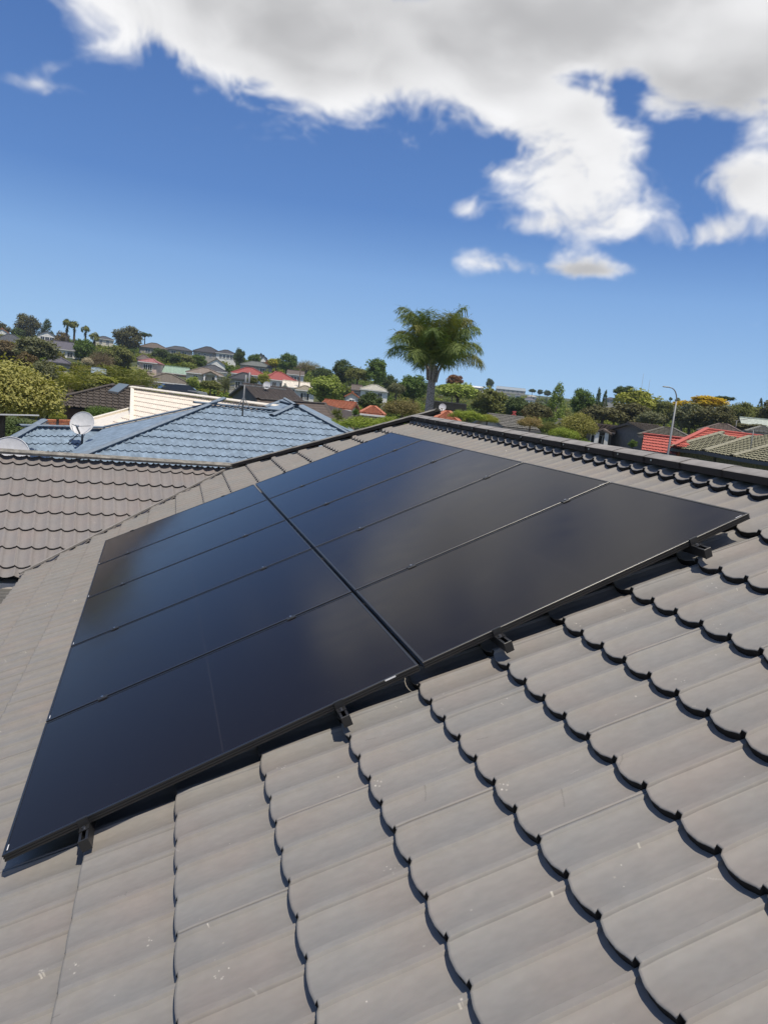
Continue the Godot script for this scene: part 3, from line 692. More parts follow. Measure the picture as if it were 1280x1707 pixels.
func make_terrain() -> void:
	var radii := [0.0, 6.0, 12.0, 18.0, 24.0, 30.0, 37.0, 45.0, 52.0, 60.0, 72.0, 85.0, 100.0, 120.0, 140.0, 165.0, 190.0, 230.0, 265.0, 300.0, 350.0, 420.0, 500.0, 700.0, 900.0, 1400.0, 2200.0]
	var s := surf()
	s.set_smooth_group(0)
	var n := 144
	for i in radii.size() - 1:
		for k in n:
			var p := []
			for q in [[i, k], [i + 1, k], [i + 1, k + 1], [i, k + 1]]:
				var a: float = TAU * (q[1] % n) / n
				var x: float = CAM_POS.x + sin(a) * radii[q[0]]
				var z: float = CAM_POS.z - cos(a) * radii[q[0]]
				p.append(Vector3(x, ground(x, z) - (0.0 if radii[q[0]] < 900.0 else (radii[q[0]] - 900.0) * 0.012), z))
			if i > 0: tri(s, p[0], p[3], p[2])
			tri(s, p[0], p[2], p[1])
	var g := put("ground", done(s), M.earth, self)
	g.set_meta("kind", "structure")
	g.set_meta("label", "green hilly ground under the houses and trees")
	# drive and lawn before the brown houses on the right
	patch("driveway", [Vector2(1.0, 45.0), Vector2(7.5, 60.0), Vector2(2.6, 62.0), Vector2(-3.0, 47.0)], 25.6, M.concrete, "pale concrete driveway before the brown garage", 0.06)
	patch("lawn", [Vector2(-2.0, 42.0), Vector2(11.0, 43.0), Vector2(11.5, 49.0), Vector2(2.0, 49.0)], 27.6, M.lawn, "strip of bright lawn beside the driveway", 0.03)

# a sheet on the ground; corners are (metres to the right, metres ahead) in a frame turned by "bearing"
func patch(called: String, corners: Array, bearing: float, m: Material, label: String, lift: float) -> void:
	var b := deg_to_rad(bearing)
	var f := Vector3(sin(b), 0, -cos(b))
	var r := Vector3(cos(b), 0, sin(b))
	var s := surf()
	var n := 8
	for i in n:
		for j in n:
			var q := []
			for o in [[0, 0], [1, 0], [1, 1], [0, 1]]:
				var u: float = (i + o[0]) / float(n)
				var v: float = (j + o[1]) / float(n)
				var c: Vector2 = corners[0].lerp(corners[1], u).lerp(corners[3].lerp(corners[2], u), v)
				var p := Vector3(CAM_POS.x, 0, CAM_POS.z) + r * c.x + f * c.y
				q.append(Vector3(p.x, ground(p.x, p.z) + lift, p.z))
			flat(s, q)
	var g := put(called, done(s), m, self)
	g.set_meta("kind", "structure")
	g.set_meta("label", label)

# ------------------------------------------------------------------ roof tiles
# Cross section of a pressed metal tile: narrow flat ribs between rounded pans.
func pan_profile(t: float, depth: float) -> float:
	var x := fposmod(t, 1.0)
	if x > 0.90: x -= 1.0
	# rib: a flat top with short steep flanks
	var e := absf(x)
	if e < 0.066: return 0.0
	if e < 0.078: return -0.0118 * (e - 0.066) / 0.012
	# pan: falls quickly beside one rib and rises slowly towards the next
	if x < 0.0: x += 1.0
	var q := (x - 0.078) / 0.844
	var f := smoothstep(-0.06, 0.26, q) * (1.0 - smoothstep(0.5, 1.03, q))
	return -0.0118 - depth * f

func roll_profile(t: float, depth: float, joint := 0.935) -> float:
	var x := fposmod(t, 1.0)
	if x < 0.30: return depth * sin(x / 0.30 * PI)
	if x > joint and x < 0.992: return -0.024
	return 0.0

# triangles of one tile (several pans wide): (x along the course, y up the slope, z off the roof)
func tile_tris(o: Dictionary, seed_: int) -> Array:
	var r := RandomNumberGenerator.new()
	r.seed = seed_
	var pans: int = o.pans
	var seg: int = o.seg
	var nx := pans * seg
	var w: float = o.pan * pans
	var course: float = o.course
	var step: float = o.step
	var rows: Array = o.rows
	var dents := []
	for i in o.get("dents", 0):
		dents.append([r.randf() * w, r.randf_range(0.05, 0.9) * course, r.randf_range(0.015, 0.05), r.randf_range(0.02, 0.07), r.randf_range(-0.006, 0.003)])
	var xs := []
	if o.has("knots"):
		var knots: Array = o.knots
		for pn in pans:
			for q in knots: xs.append((pn + q) * o.pan)
		xs.append(w)
		nx = xs.size() - 1
	else:
		for i in nx + 1: xs.append(w * i / nx)
	var pts := []
	for yy in rows:
		var row := PackedVector3Array()
		for i in nx + 1:
			var x: float = xs[i]
			var prof: float = roll_profile(x / o.pan, o.depth, o.get("joint", 0.935)) if o.get("roll", false) else pan_profile(x / o.pan + 0.5 / seg * 0.0, o.depth)
			var z: float = step * (1.0 - yy / course) + prof + 0.0016 * x / w
			if yy < 0.012: z -= 0.0022
			for d in dents:
				var q := pow((x - d[0]) / d[2], 2.0) + pow((yy - d[1]) / d[3], 2.0)
				if q < 6.0: z += d[4] * exp(-q)
			# the nose bellies out between the ribs
			var belly: float = 0.0 if o.get("roll", false) else -prof * o.get("belly", 0.0) * clampf(1.0 - yy / 0.05, 0.0, 1.0)
			row.append(Vector3(x, yy - belly, z))
		pts.append(row)
	var out := PackedVector3Array()
	for j in pts.size() - 1:
		for i in nx:
			var a: Vector3 = pts[j][i]
			var b: Vector3 = pts[j + 1][i]
			var c: Vector3 = pts[j + 1][i + 1]
			var d: Vector3 = pts[j][i + 1]
			out.append_array([a, b, c, a, c, d])
	# the turned down nose: a second surface, darker than the face on most roofs
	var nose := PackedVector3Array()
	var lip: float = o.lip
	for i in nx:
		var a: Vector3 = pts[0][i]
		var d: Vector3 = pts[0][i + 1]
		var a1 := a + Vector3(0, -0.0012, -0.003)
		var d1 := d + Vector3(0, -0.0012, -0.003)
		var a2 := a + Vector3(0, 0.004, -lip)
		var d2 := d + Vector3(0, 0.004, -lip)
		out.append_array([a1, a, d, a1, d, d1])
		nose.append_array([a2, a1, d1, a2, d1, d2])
	# the turned down side
	for j in pts.size() - 1:
		for i in [0, nx]:
			var a: Vector3 = pts[j][i]
			var b: Vector3 = pts[j + 1][i]
			var dn := Vector3(0, 0, -0.004)
			if i == 0: out.append_array([a, a + dn, b + dn, a, b + dn, b])
			else: out.append_array([a, b, b + dn, a, b + dn, a + dn])
	return [out, nose]

func cut(tris: PackedVector3Array, p0: Vector2, n: Vector2) -> PackedVector3Array:
	var out := PackedVector3Array()
	for k in range(0, tris.size(), 3):
		var poly := [tris[k], tris[k + 1], tris[k + 2]]
		var kept := []
		for i in 3:
			var a: Vector3 = poly[i]
			var b: Vector3 = poly[(i + 1) % 3]
			var da := (a.x - p0.x) * n.x + (a.y - p0.y) * n.y
			var db := (b.x - p0.x) * n.x + (b.y - p0.y) * n.y
			if da >= 0.0: kept.append(a)
			if (da >= 0.0) != (db >= 0.0): kept.append(a.lerp(b, da / (da - db)))
		for i in range(1, kept.size() - 1):
			out.append_array([kept[0], kept[i], kept[i + 1]])
	return out

func tile_mesh(parts: Array, uv_off: Vector2, scale: float, mats: Array) -> ArrayMesh:
	var mesh: ArrayMesh = null
	for k in 2:
		var tris: PackedVector3Array = parts[k]
		if tris.size() < 3: continue
		var s := SurfaceTool.new()
		s.begin(Mesh.PRIMITIVE_TRIANGLES)
		s.set_smooth_group(0)
		for v in tris:
			s.set_uv((Vector2(v.x, -v.y) + uv_off) * scale)
			s.add_vertex(v)
		s.generate_normals()
		if k == 0: s.generate_tangents()
		s.set_material(mats[k])
		mesh = s.commit(mesh) if mesh else s.commit()
	return mesh

# Lays tiles over a convex polygon of a roof plane. Joined: one mesh of kind stuff; otherwise every tile is a part.
func lay_tiles(parent: Node3D, xf: Transform3D, poly: Array, o: Dictionary, m: Material, joined: bool, called := "roof_tile") -> void:
	var lo := Vector2(1e9, 1e9)
	var hi := Vector2(-1e9, -1e9)
	var area := 0.0
	for i in poly.size():
		lo = Vector2(minf(lo.x, poly[i].x), minf(lo.y, poly[i].y))
		hi = Vector2(maxf(hi.x, poly[i].x), maxf(hi.y, poly[i].y))
		area += poly[i].cross(poly[(i + 1) % poly.size()])
	var edges := []
	for i in poly.size():
		var a: Vector2 = poly[i]
		var b: Vector2 = poly[(i + 1) % poly.size()]
		var n := Vector2(-(b - a).y, (b - a).x).normalized() * (1.0 if area > 0.0 else -1.0)
		edges.append([a, n])
	var w: float = o.pan * o.pans
	var variants := []
	var meshes := {}
	for i in o.get("variants", 1): variants.append(tile_tris(o, 100 + i))
	var top: float = o.rows[-1]
	var y0: float = o.get("y0", lo.y)
	var x0: float = o.get("x0", 0.0)
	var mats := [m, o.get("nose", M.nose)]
	var all := [PackedVector3Array(), PackedVector3Array()]
	var k := int(floor((lo.y - y0) / o.course)) - 1
	while y0 + k * o.course < hi.y:
		var y: float = y0 + k * o.course
		var shift: float = w * (0.5 if posmod(k, 2) == 1 else 0.0) + x0
		if o.get("broken", false): shift = x0 + o.pan * float(hash(k * 7 + 3) % int(o.pans))
		var i := int(floor((lo.x - shift) / w)) - 1
		while shift + i * w < hi.x:
			var x: float = shift + i * w
			var inside := true
			var outside := false
			for e in edges:
				var least := 1e9
				var most := -1e9
				for c in [Vector2(x, y - 0.024), Vector2(x + w, y - 0.024), Vector2(x, y + top), Vector2(x + w, y + top)]:
					var d: float = (c - e[0]).dot(e[1])
					least = minf(least, d)
					most = maxf(most, d)
				if least < 0.0: inside = false
				if most <= 0.001: outside = true
			if not outside:
				var v := absi(hash(Vector2i(i, k))) % variants.size()
				var jolt := Vector3(0, 0, (absi(hash(Vector2i(i * 3, k * 5))) % 100) * 0.000022)
				if joined:
					for q in 2:
						var moved := PackedVector3Array()
						for p in variants[v][q]: moved.append(p + Vector3(x, y, 0))
						if not inside:
							for e in edges: moved = cut(moved, e[0], e[1])
						all[q].append_array(moved)
				elif inside:
					var u := absi(hash(Vector2i(i + 11, k + 5))) % 4
					var key := v * 4 + u
					if not meshes.has(key):
						meshes[key] = tile_mesh(variants[v], Vector2(0.37 * u + 0.5 * v, 1.3 * u + 0.21 * v), 0.16, mats)
					put(called, meshes[key], null, parent, xf * Transform3D(Basis.IDENTITY, Vector3(x, y, 0) + jolt))
				else:
					var tris := []
					for q in 2:
						var part: PackedVector3Array = variants[v][q]
						for e in edges: part = cut(part, e[0] - Vector2(x, y), e[1])
						tris.append(part)
					if tris[0].size() > 5:
						put(called, tile_mesh(tris, Vector2(x, -y), 0.16, mats), null, parent, xf * Transform3D(Basis.IDENTITY, Vector3(x, y, 0) + jolt))
			i += 1
		k += 1
	if joined and all[0].size() > 2:
		var mi := put(called, tile_mesh(all, Vector2.ZERO, 0.16, mats), null, parent, xf)
		mi.set_meta("kind", "stuff")

func fine_tile() -> Dictionary:
	return {"pans": 8, "pan": 0.158, "seg": 10, "course": 0.3635, "knots": [0.0, 0.058, 0.066, 0.078, 0.085, 0.11, 0.16, 0.22, 0.29, 0.37, 0.46, 0.56, 0.66, 0.76, 0.85, 0.90, 0.922, 0.934, 0.942], "belly": 0.8, "step": 0.036, "depth": 0.0118, "lip": 0.036, "rows": [0.0, 0.006, 0.05, 0.11, 0.18, 0.25, 0.32, 0.43], "dents": 6, "variants": 7, "broken": true}

func mid_tile(course := 0.369) -> Dictionary:
	return {"pans": 8, "pan": 0.158, "seg": 6, "course": course, "belly": 0.25, "step": 0.030, "depth": 0.019, "lip": 0.026, "rows": [0.0, 0.01, course * 0.5, course + 0.05], "variants": 2, "broken": true}

func concrete_tile() -> Dictionary:
	return {"pans": 4, "pan": 0.30, "seg": 7, "joint": 0.87, "course": 0.34, "step": 0.045, "depth": 0.020, "lip": 0.042, "rows": [0.0, 0.01, 0.40], "variants": 1, "roll": true, "knots": [0.0, 0.075, 0.15, 0.225, 0.30, 0.62, 0.86, 0.875, 0.985]}

func plain_polygon(poly: Array, xf: Transform3D, off: float) -> Array:
	var r := []
	for p in poly: r.append(xf * Vector3(p.x, p.y, off))
	return r

func face_xf(f: Array) -> Transform3D:
	var a: Vector3 = f[1]
	var b: Vector3 = f[2]
	return Transform3D(Basis(a, b, a.cross(b)), f[0])

# ridge and hip covers: short pieces that overlap, each a part
func caps(parent: Node3D, from: Vector3, to: Vector3, m: Material, half := 0.135, called := "ridge_cap", length := 0.37, rise := 0.055, drop := 0.06, side: Material = null, first := 0.0) -> void:
	var total := from.distance_to(to)
	var z := (to - from).normalized()
	var x := Vector3.UP.cross(z).normalized()
	var y := z.cross(x)
	var s := surf()
	# outline across: foot, side, shoulder, crest
	var prof := [Vector2(-half * 0.90, rise * 0.46 - drop), Vector2(-half, rise * 0.46), Vector2(-half * 0.93, rise * 0.56), Vector2(-half * 0.22, rise), Vector2(half * 0.22, rise), Vector2(half * 0.93, rise * 0.56), Vector2(half, rise * 0.46), Vector2(half * 0.90, rise * 0.46 - drop)]
	var l := length + 0.03
	var lip := surf()
	for i in prof.size() - 1:
		var a: Vector2 = prof[i]
		var b: Vector2 = prof[i + 1]
		var ka := a * 1.08
		var kb := b * 1.08
		quad(lip if i == 0 or i == prof.size() - 2 else s, Vector3(a.x, a.y, 0), Vector3(b.x, b.y, 0), Vector3(kb.x, kb.y, l), Vector3(ka.x, ka.y, l))
	# the thickness seen at the wide end
	for i in range(1, prof.size() - 2):
		var ka: Vector2 = prof[i] * 1.08
		var kb: Vector2 = prof[i + 1] * 1.08
		var la := ka * 0.93
		var lb := kb * 0.93
		quad(s, Vector3(ka.x, ka.y, l), Vector3(kb.x, kb.y, l), Vector3(lb.x, lb.y, l - 0.002), Vector3(la.x, la.y, l - 0.002))
	s.generate_normals()
	s.set_material(m)
	var mesh := s.commit()
	lip.generate_normals()
	lip.set_material(side if side else m)
	mesh = lip.commit(mesh)
	var n := int(ceil((total - first) / length))
	for i in n:
		var p := from + z * (first + i * length)
		var jig := Basis(Vector3.UP, ((absi(hash(i * 31 + 7)) % 100) - 50) * 0.00012)
		put(called, mesh, null, parent, Transform3D(Basis(x, y, z) * jig, p))

# ------------------------------------------------------------------ our own house
func make_own_house() -> void:
	var h := thing("tiled_house", "house with brown grey pressed metal tile roof that carries the solar panels", "house")
	var main_xf := Transform3D(Basis(MAIN_A, MAIN_B, MAIN_A.cross(MAIN_B)), MAIN_O)
	var wing_xf := Transform3D(Basis(WING_A, WING_B, WING_A.cross(WING_B)), WING_O)
	var s := surf()
	flat(s, plain_polygon(MAIN_POLY, main_xf, -0.05))
	var slope := put("roof_slope", done(s), M.under, h)
	var o := fine_tile()
	o.y0 = 0.288
	o.x0 = 0.42
	lay_tiles(slope, main_xf, MAIN_POLY, o, M.tile, false)
	s = surf()
	flat(s, plain_polygon(WING_POLY, wing_xf, -0.05))
	var wing := put("roof_slope", done(s), M.under, h)
	var ow := mid_tile(0.330)
	ow.seg = 8
	ow.lip = 0.026
	ow.step = 0.028
	ow.depth = 0.020
	ow.y0 = -0.169 - 0.33 * 20
	ow.x0 = -0.3
	ow.variants = 3
	ow.dents = 2
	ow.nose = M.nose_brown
	# this slope has weathered browner than the main one
	var browner: StandardMaterial3D = M.tile.duplicate()
	browner.albedo_color = Color(0.73, 0.66, 0.62).linear_to_srgb()
	lay_tiles(wing, wing_xf, WING_POLY, ow, browner, false)
	# the slopes that face away
	var back := Vector3(HIP_TOP.x * 2.0 - EAVE_NEAR.x, EAVE_NEAR.y, EAVE_NEAR.z)
	var back_far := Vector3(back.x, EAVE_NEAR.y, HIP_TOP.z - 4.6)
	var hip_foot := VALLEY_TOP + (VALLEY_TOP - HIP_TOP) * ((EAVE_NEAR.y - VALLEY_TOP.y) / (VALLEY_TOP.y - HIP_TOP.y))
	var wing_back := Vector3(WING_END.x, EAVE_NEAR.y, WING_END.z - 2.3)
	var wing_back_near := Vector3(hip_foot.x, EAVE_NEAR.y, hip_foot.z)
	far_slope(h, [back, back_far, HIP_TOP, RIDGE_NEAR])
	far_slope(h, [back_far, wing_back_near, VALLEY_TOP, HIP_TOP])
	far_slope(h, [wing_back_near, wing_back, WING_END, VALLEY_TOP])
	# covers on ridge and hips
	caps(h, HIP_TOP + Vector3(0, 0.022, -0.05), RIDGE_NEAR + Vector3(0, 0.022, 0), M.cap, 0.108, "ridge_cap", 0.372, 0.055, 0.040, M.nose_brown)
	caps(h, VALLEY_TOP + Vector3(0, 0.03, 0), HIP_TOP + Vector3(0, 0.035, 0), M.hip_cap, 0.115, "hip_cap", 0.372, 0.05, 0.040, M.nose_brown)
	caps(h, WING_END + Vector3(0, 0.03, 0), VALLEY_TOP + Vector3(0, 0.03, 0), M.hip_cap, 0.115, "ridge_cap", 0.372, 0.05, 0.030)
	# valley: a folded metal strip below the tile edges, and the raised edge of the wing tiles over it
	var vd := (VALLEY_FOOT - VALLEY_TOP).normalized()
	s = surf()
	var side := Vector3.UP.cross(vd).normalized()
	var vt := VALLEY_TOP + Vector3(0, 0.0, 0)
	quad(s, vt + side * 0.12 + Vector3(0, 0.01, 0), vt + Vector3(0, -0.03, 0), VALLEY_FOOT + Vector3(0, -0.03, 0), VALLEY_FOOT + side * 0.12 + Vector3(0, 0.01, 0))
	quad(s, vt + Vector3(0, -0.03, 0), vt - side * 0.12 + Vector3(0, 0.01, 0), VALLEY_FOOT - side * 0.12 + Vector3(0, 0.01, 0), VALLEY_FOOT + Vector3(0, -0.03, 0))
	put("valley_flashing", done(s), M.cap, h)
	s = surf()
	bar(s, vt + Vector3(-0.02, 0.034, 0.0), VALLEY_FOOT + Vector3(-0.02, 0.034, 0.0), 0.022, 0.022)
	put("valley_edge", done(s), M.cap, h)
	# flecks of white sealant where the covers meet
	for p in [VALLEY_TOP + Vector3(0.0, 0.058, 0.06), VALLEY_TOP + Vector3(-0.85, 0.05, 0.10), VALLEY_TOP.lerp(HIP_TOP, 0.17) + Vector3(-0.03, 0.056, 0.07), VALLEY_TOP.lerp(HIP_TOP, 0.83) + Vector3(-0.03, 0.06, 0.05)]:
		var b := SphereMesh.new()
		b.radius = 0.016
		b.height = 0.026
		b.radial_segments = 8
		b.rings = 4
		put("sealant_dab", b, M.white, h, Transform3D(Basis(Vector3.UP, 0.5).scaled(Vector3(0.7, 0.7, 1.8)), p))
	# fixings along the foot of the covers
	var nail := CylinderMesh.new()
	nail.top_radius = 0.007
	nail.bottom_radius = 0.007
	nail.height = 0.004
	nail.radial_segments = 8
	for i in 14:
		var p := HIP_TOP.lerp(RIDGE_NEAR, (i + 0.6) / 30.0) + Vector3(-0.112, 0.032, 0.0)
		put("cap_screw", nail, M.steel, h, Transform3D(Basis(Vector3.FORWARD, PI / 2), p))
	# walls and fascia
	var y1: float = EAVE_NEAR.y - 0.1
	s = surf()
	box(s, Vector3((EAVE_NEAR.x + back.x) * 0.5, (y1 + GROUND) * 0.5, (EAVE_NEAR.z + back_far.z) * 0.5), Vector3(back.x - EAVE_NEAR.x - 1.0, y1 - GROUND, absf(EAVE_NEAR.z - back_far.z) - 1.0))
	put("wall", done(s), M.cream, h)
	s = surf()
	box(s, Vector3((WING_EAVE_END.x + EAVE_NEAR.x) * 0.5 + 0.2, (y1 + GROUND) * 0.5, (WING_EAVE_END.z + wing_back.z) * 0.5), Vector3(4.2, y1 - GROUND, absf(WING_EAVE_END.z - wing_back.z) - 1.0))
	put("wall", done(s), M.cream, h)
	# lean-to of ribbed sheet in the corner below both eaves
	var lean := thing("lean_to_roof", "dark grey ribbed sheet roof in the corner below two eaves at left edge", "roof", Vector3(VALLEY_FOOT.x - 0.02, VALLEY_FOOT.y - 0.2, VALLEY_FOOT.z + 0.25))
	s = surf()
	s.set_smooth_group(0)
	for i in 220:
		var z0 := -0.3 + i * 0.012
		var z1 := z0 + 0.012
		var y_0 := 0.030 * sin(z0 * TAU / 0.11) - 0.05 * z0
		var y_1 := 0.030 * sin(z1 * TAU / 0.11) - 0.05 * z1
		quad(s, Vector3(-3.0, y_0, z0), Vector3(0.0, y_0, z0), Vector3(0.0, y_1, z1), Vector3(-3.0, y_1, z1))
	put("sheet", done(s), M.corrugated, lean)
	s = surf()
	box(s, Vector3(-1.5, -0.12, 1.0), Vector3(3.0, 0.14, 0.05))
	box(s, Vector3(-2.9, -1.3, 2.2), Vector3(0.09, 2.5, 0.09))
	put("frame", done(s), M.trunk, lean)

func far_slope(h: Node3D, ends: Array) -> void:
	var pts := []
	for p in ends: pts.append(p - Vector3(0, 0.055, 0))
	var d: Vector3 = pts[1] - pts[0]
	var a := d.normalized()
	var n: Vector3 = a.cross(pts[2] - pts[0]).normalized()
	if n.y < 0.0: n = -n
	var b := n.cross(a)
	if b.y < 0.0:
		a = -a
		b = -b
	var xf := Transform3D(Basis(a, b, a.cross(b)), pts[0])
	var poly := []
	for p in pts:
		var q: Vector3 = p - pts[0]
		poly.append(Vector2(q.dot(a), q.dot(b)))
	var s := surf()
	flat(s, plain_polygon(poly, xf, -0.06))
	var slope := put("roof_slope", done(s), M.under, h)
	var o := mid_tile()
	o.y0 = 0.0
	o.rows = [0.0, 0.42]
	lay_tiles(slope, xf, poly, o, M.tile, true, "roof_tiles")

# ------------------------------------------------------------------ solar panels
func on_panels(v: float, u: float, n: float) -> Vector3:
	return pan_v * v + Vector3(0, 0, -u) + pan_n * n

func make_panels() -> void:
	var basis := Basis(pan_v, pan_n, pan_v.cross(pan_n))
	var l := 1.762
	var w := 1.134
	# frame: four bars with grooved sides
	var s := surf()
	var prof := [Vector2(0.011, 0.0), Vector2(0.001, 0.0), Vector2(0.0, -0.001), Vector2(0.0, -0.0075), Vector2(0.0028, -0.0085), Vector2(0.0028, -0.0115), Vector2(0.0, -0.0125), Vector2(0.0, -0.0185), Vector2(0.0028, -0.0195), Vector2(0.0028, -0.0225), Vector2(0.0, -0.0235), Vector2(0.0, -0.030), Vector2(0.026, -0.030)]
	var hx := l * 0.5
	var hz := w * 0.5
	for i in prof.size() - 1:
		var a: Vector2 = prof[i]
		var b: Vector2 = prof[i + 1]
		var ca := [Vector3(-hx + a.x, a.y, -hz + a.x), Vector3(hx - a.x, a.y, -hz + a.x), Vector3(hx - a.x, a.y, hz - a.x), Vector3(-hx + a.x, a.y, hz - a.x)]
		var cb := [Vector3(-hx + b.x, b.y, -hz + b.x), Vector3(hx - b.x, b.y, -hz + b.x), Vector3(hx - b.x, b.y, hz - b.x), Vector3(-hx + b.x, b.y, hz - b.x)]
		for k in 4:
			var k2 := (k + 1) % 4
			quad(s, ca[k], cb[k], cb[k2], ca[k2])
	for k in 4:
		var sx := [-1, 1, 1, -1]
		var sz := [-1, -1, 1, 1]
		var k2 := (k + 1) % 4
		var p := Vector3(sx[k] * (hx - 0.011), 0, sz[k] * (hz - 0.011))
		var q := Vector3(sx[k2] * (hx - 0.011), 0, sz[k2] * (hz - 0.011))
		quad(s, p, q, q + Vector3(0, -0.004, 0), p + Vector3(0, -0.004, 0))
	var frame := done(s)
	s = surf()
	var y := -0.0018
	for c in [Vector3(-hx + 0.0105, y, hz - 0.0105), Vector3(-hx + 0.0105, y, -hz + 0.0105), Vector3(hx - 0.0105, y, -hz + 0.0105), Vector3(-hx + 0.0105, y, hz - 0.0105), Vector3(hx - 0.0105, y, -hz + 0.0105), Vector3(hx - 0.0105, y, hz - 0.0105)]:
		s.set_uv(Vector2((c.x + hx) / l, (c.z + hz) / w))
		s.add_vertex(c)
	var glass := done(s)
	var back := box_mesh(Vector3(l - 0.03, 0.004, w - 0.03), Vector3(0, -0.009, 0))
	var sticker := box_mesh(Vector3(0.004, 0.0006, 0.036))
	var side_sticker := box_mesh(Vector3(0.05, 0.007, 0.0006))
	var cells := cell_material()
	var rows := ["nearest", "second", "third", "fourth", "farthest"]
	for r in 5:
		for c in 2:
			var at := on_panels(c * (l + 0.02) + hx, r * (w + 0.02) + hz, 0.0)
			var side := "lower left" if c == 0 else "upper right"
			var p := thing("solar_module", "black framed solar panel, %s in the %s row of five" % [rows[r], side], "solar panel", at, "solar panels on the tiled roof")
			p.basis = basis
			# mounted by hand: each sits a hair differently
			p.rotate_object_local(Vector3.RIGHT, rng.randf_range(-0.0007, 0.0007))
			p.rotate_object_local(Vector3.BACK, rng.randf_range(-0.0009, 0.0009))
			put("frame", frame, M.frame, p)
			put("glass", glass, cells, p)
			put("back_sheet", back, M.under, p)
			var lx := -hx + 0.0145 if c == 0 else hx - 0.05
			put("label_sticker", sticker, M.label, p, Transform3D(Basis.IDENTITY if c == 0 else Basis(Vector3.UP, PI / 2), Vector3(lx, -0.0014, hz - 0.045 if c == 0 else hz - 0.0145)))
			if r == 0 and c == 0: put("label_sticker", side_sticker, M.label, p, Transform3D(Basis.IDENTITY, Vector3(hx - 0.135, -0.004, hz + 0.0004)))
	# rails under the panels
	var rail_at := [0.305, 1.385, 2.145, 3.21]
	var words := ["lowest", "second lowest", "second highest", "highest"]
	for i in 4:
		var rail := thing("mounting_rail", "black rail end sticking out under the panels near edge, %s of four" % words[i], "mounting rail", on_panels(rail_at[i], 0, -0.030), "rails under the solar panels")
		rail.basis = basis
		var zn: float = 0.085 + [0.008, -0.004, 0.006, 0.0][i]
		var zf := -5.90
		var len_: float = zn - zf
		var zc: float = (zn + zf) * 0.5
		s = surf()
		box(s, Vector3(-0.0165, -0.023, zc), Vector3(0.003, 0.044, len_))
		box(s, Vector3(0.0165, -0.023, zc), Vector3(0.003, 0.044, len_))
		box(s, Vector3(0, -0.0435, zc), Vector3(0.030, 0.003, len_))
		box(s, Vector3(-0.0115, -0.0025, zc), Vector3(0.007, 0.003, len_))
		box(s, Vector3(0.0115, -0.0025, zc), Vector3(0.007, 0.003, len_))
		put("rail_body", done(s), M.rail, rail)
		put("end_cap", box_mesh(Vector3(0.039, 0.049, 0.006), Vector3(0, -0.0235, zn + 0.003), 0.0015), M.rail, rail)
		# clamp at the near end
		var clamp_ := end_clamp()
		var e := put("end_clamp", clamp_, M.rail, rail)
		bolt(e, Vector3(0, 0.004, 0.022))
		var e2 := put("end_clamp", clamp_, M.rail, rail, Transform3D(Basis(Vector3.UP, PI), Vector3(0, 0, -5.75)))
		bolt(e2, Vector3(0, 0.004, 0.022))
		for r in 4:
			var zc2 := -((r + 1) * (w + 0.02) - 0.01)
			var mc := put("mid_clamp", box_mesh(Vector3(0.05, 0.004, 0.036), Vector3(0, 0.0325, 0), 0.0012), M.rail, rail, Transform3D(Basis.IDENTITY, Vector3(0, 0, zc2)))
			bolt(mc, Vector3(0, 0.036, 0))
		# feet that hook under the tiles
		s = surf()
		box(s, Vector3(0.004, -0.065, 0), Vector3(0.006, 0.05, 0.04))
		box(s, Vector3(0.05, -0.085, 0), Vector3(0.10, 0.005, 0.04))
		var foot := done(s)
		for k in range(1, 6):
			put("foot", foot, M.galv, rail, Transform3D(Basis.IDENTITY, Vector3(0.0, 0, 0.03 - k * 1.15)))

func end_clamp() -> ArrayMesh:
	var s := surf()
	box(s, Vector3(0, 0.0165, 0.0035), Vector3(0.04, 0.033, 0.004))
	box(s, Vector3(0, 0.0325, -0.001), Vector3(0.04, 0.003, 0.012))
	box(s, Vector3(0, 0.0015, 0.020), Vector3(0.04, 0.003, 0.032))
	return done(s)

func bolt(parent: Node3D, at: Vector3) -> void:
	var c := CylinderMesh.new()
	c.top_radius = 0.0065
	c.bottom_radius = 0.0065
	c.height = 0.006
	c.radial_segments = 10
	put("bolt", c, M.steel, parent, Transform3D(Basis.IDENTITY, at + Vector3(0, 0.002, 0)))

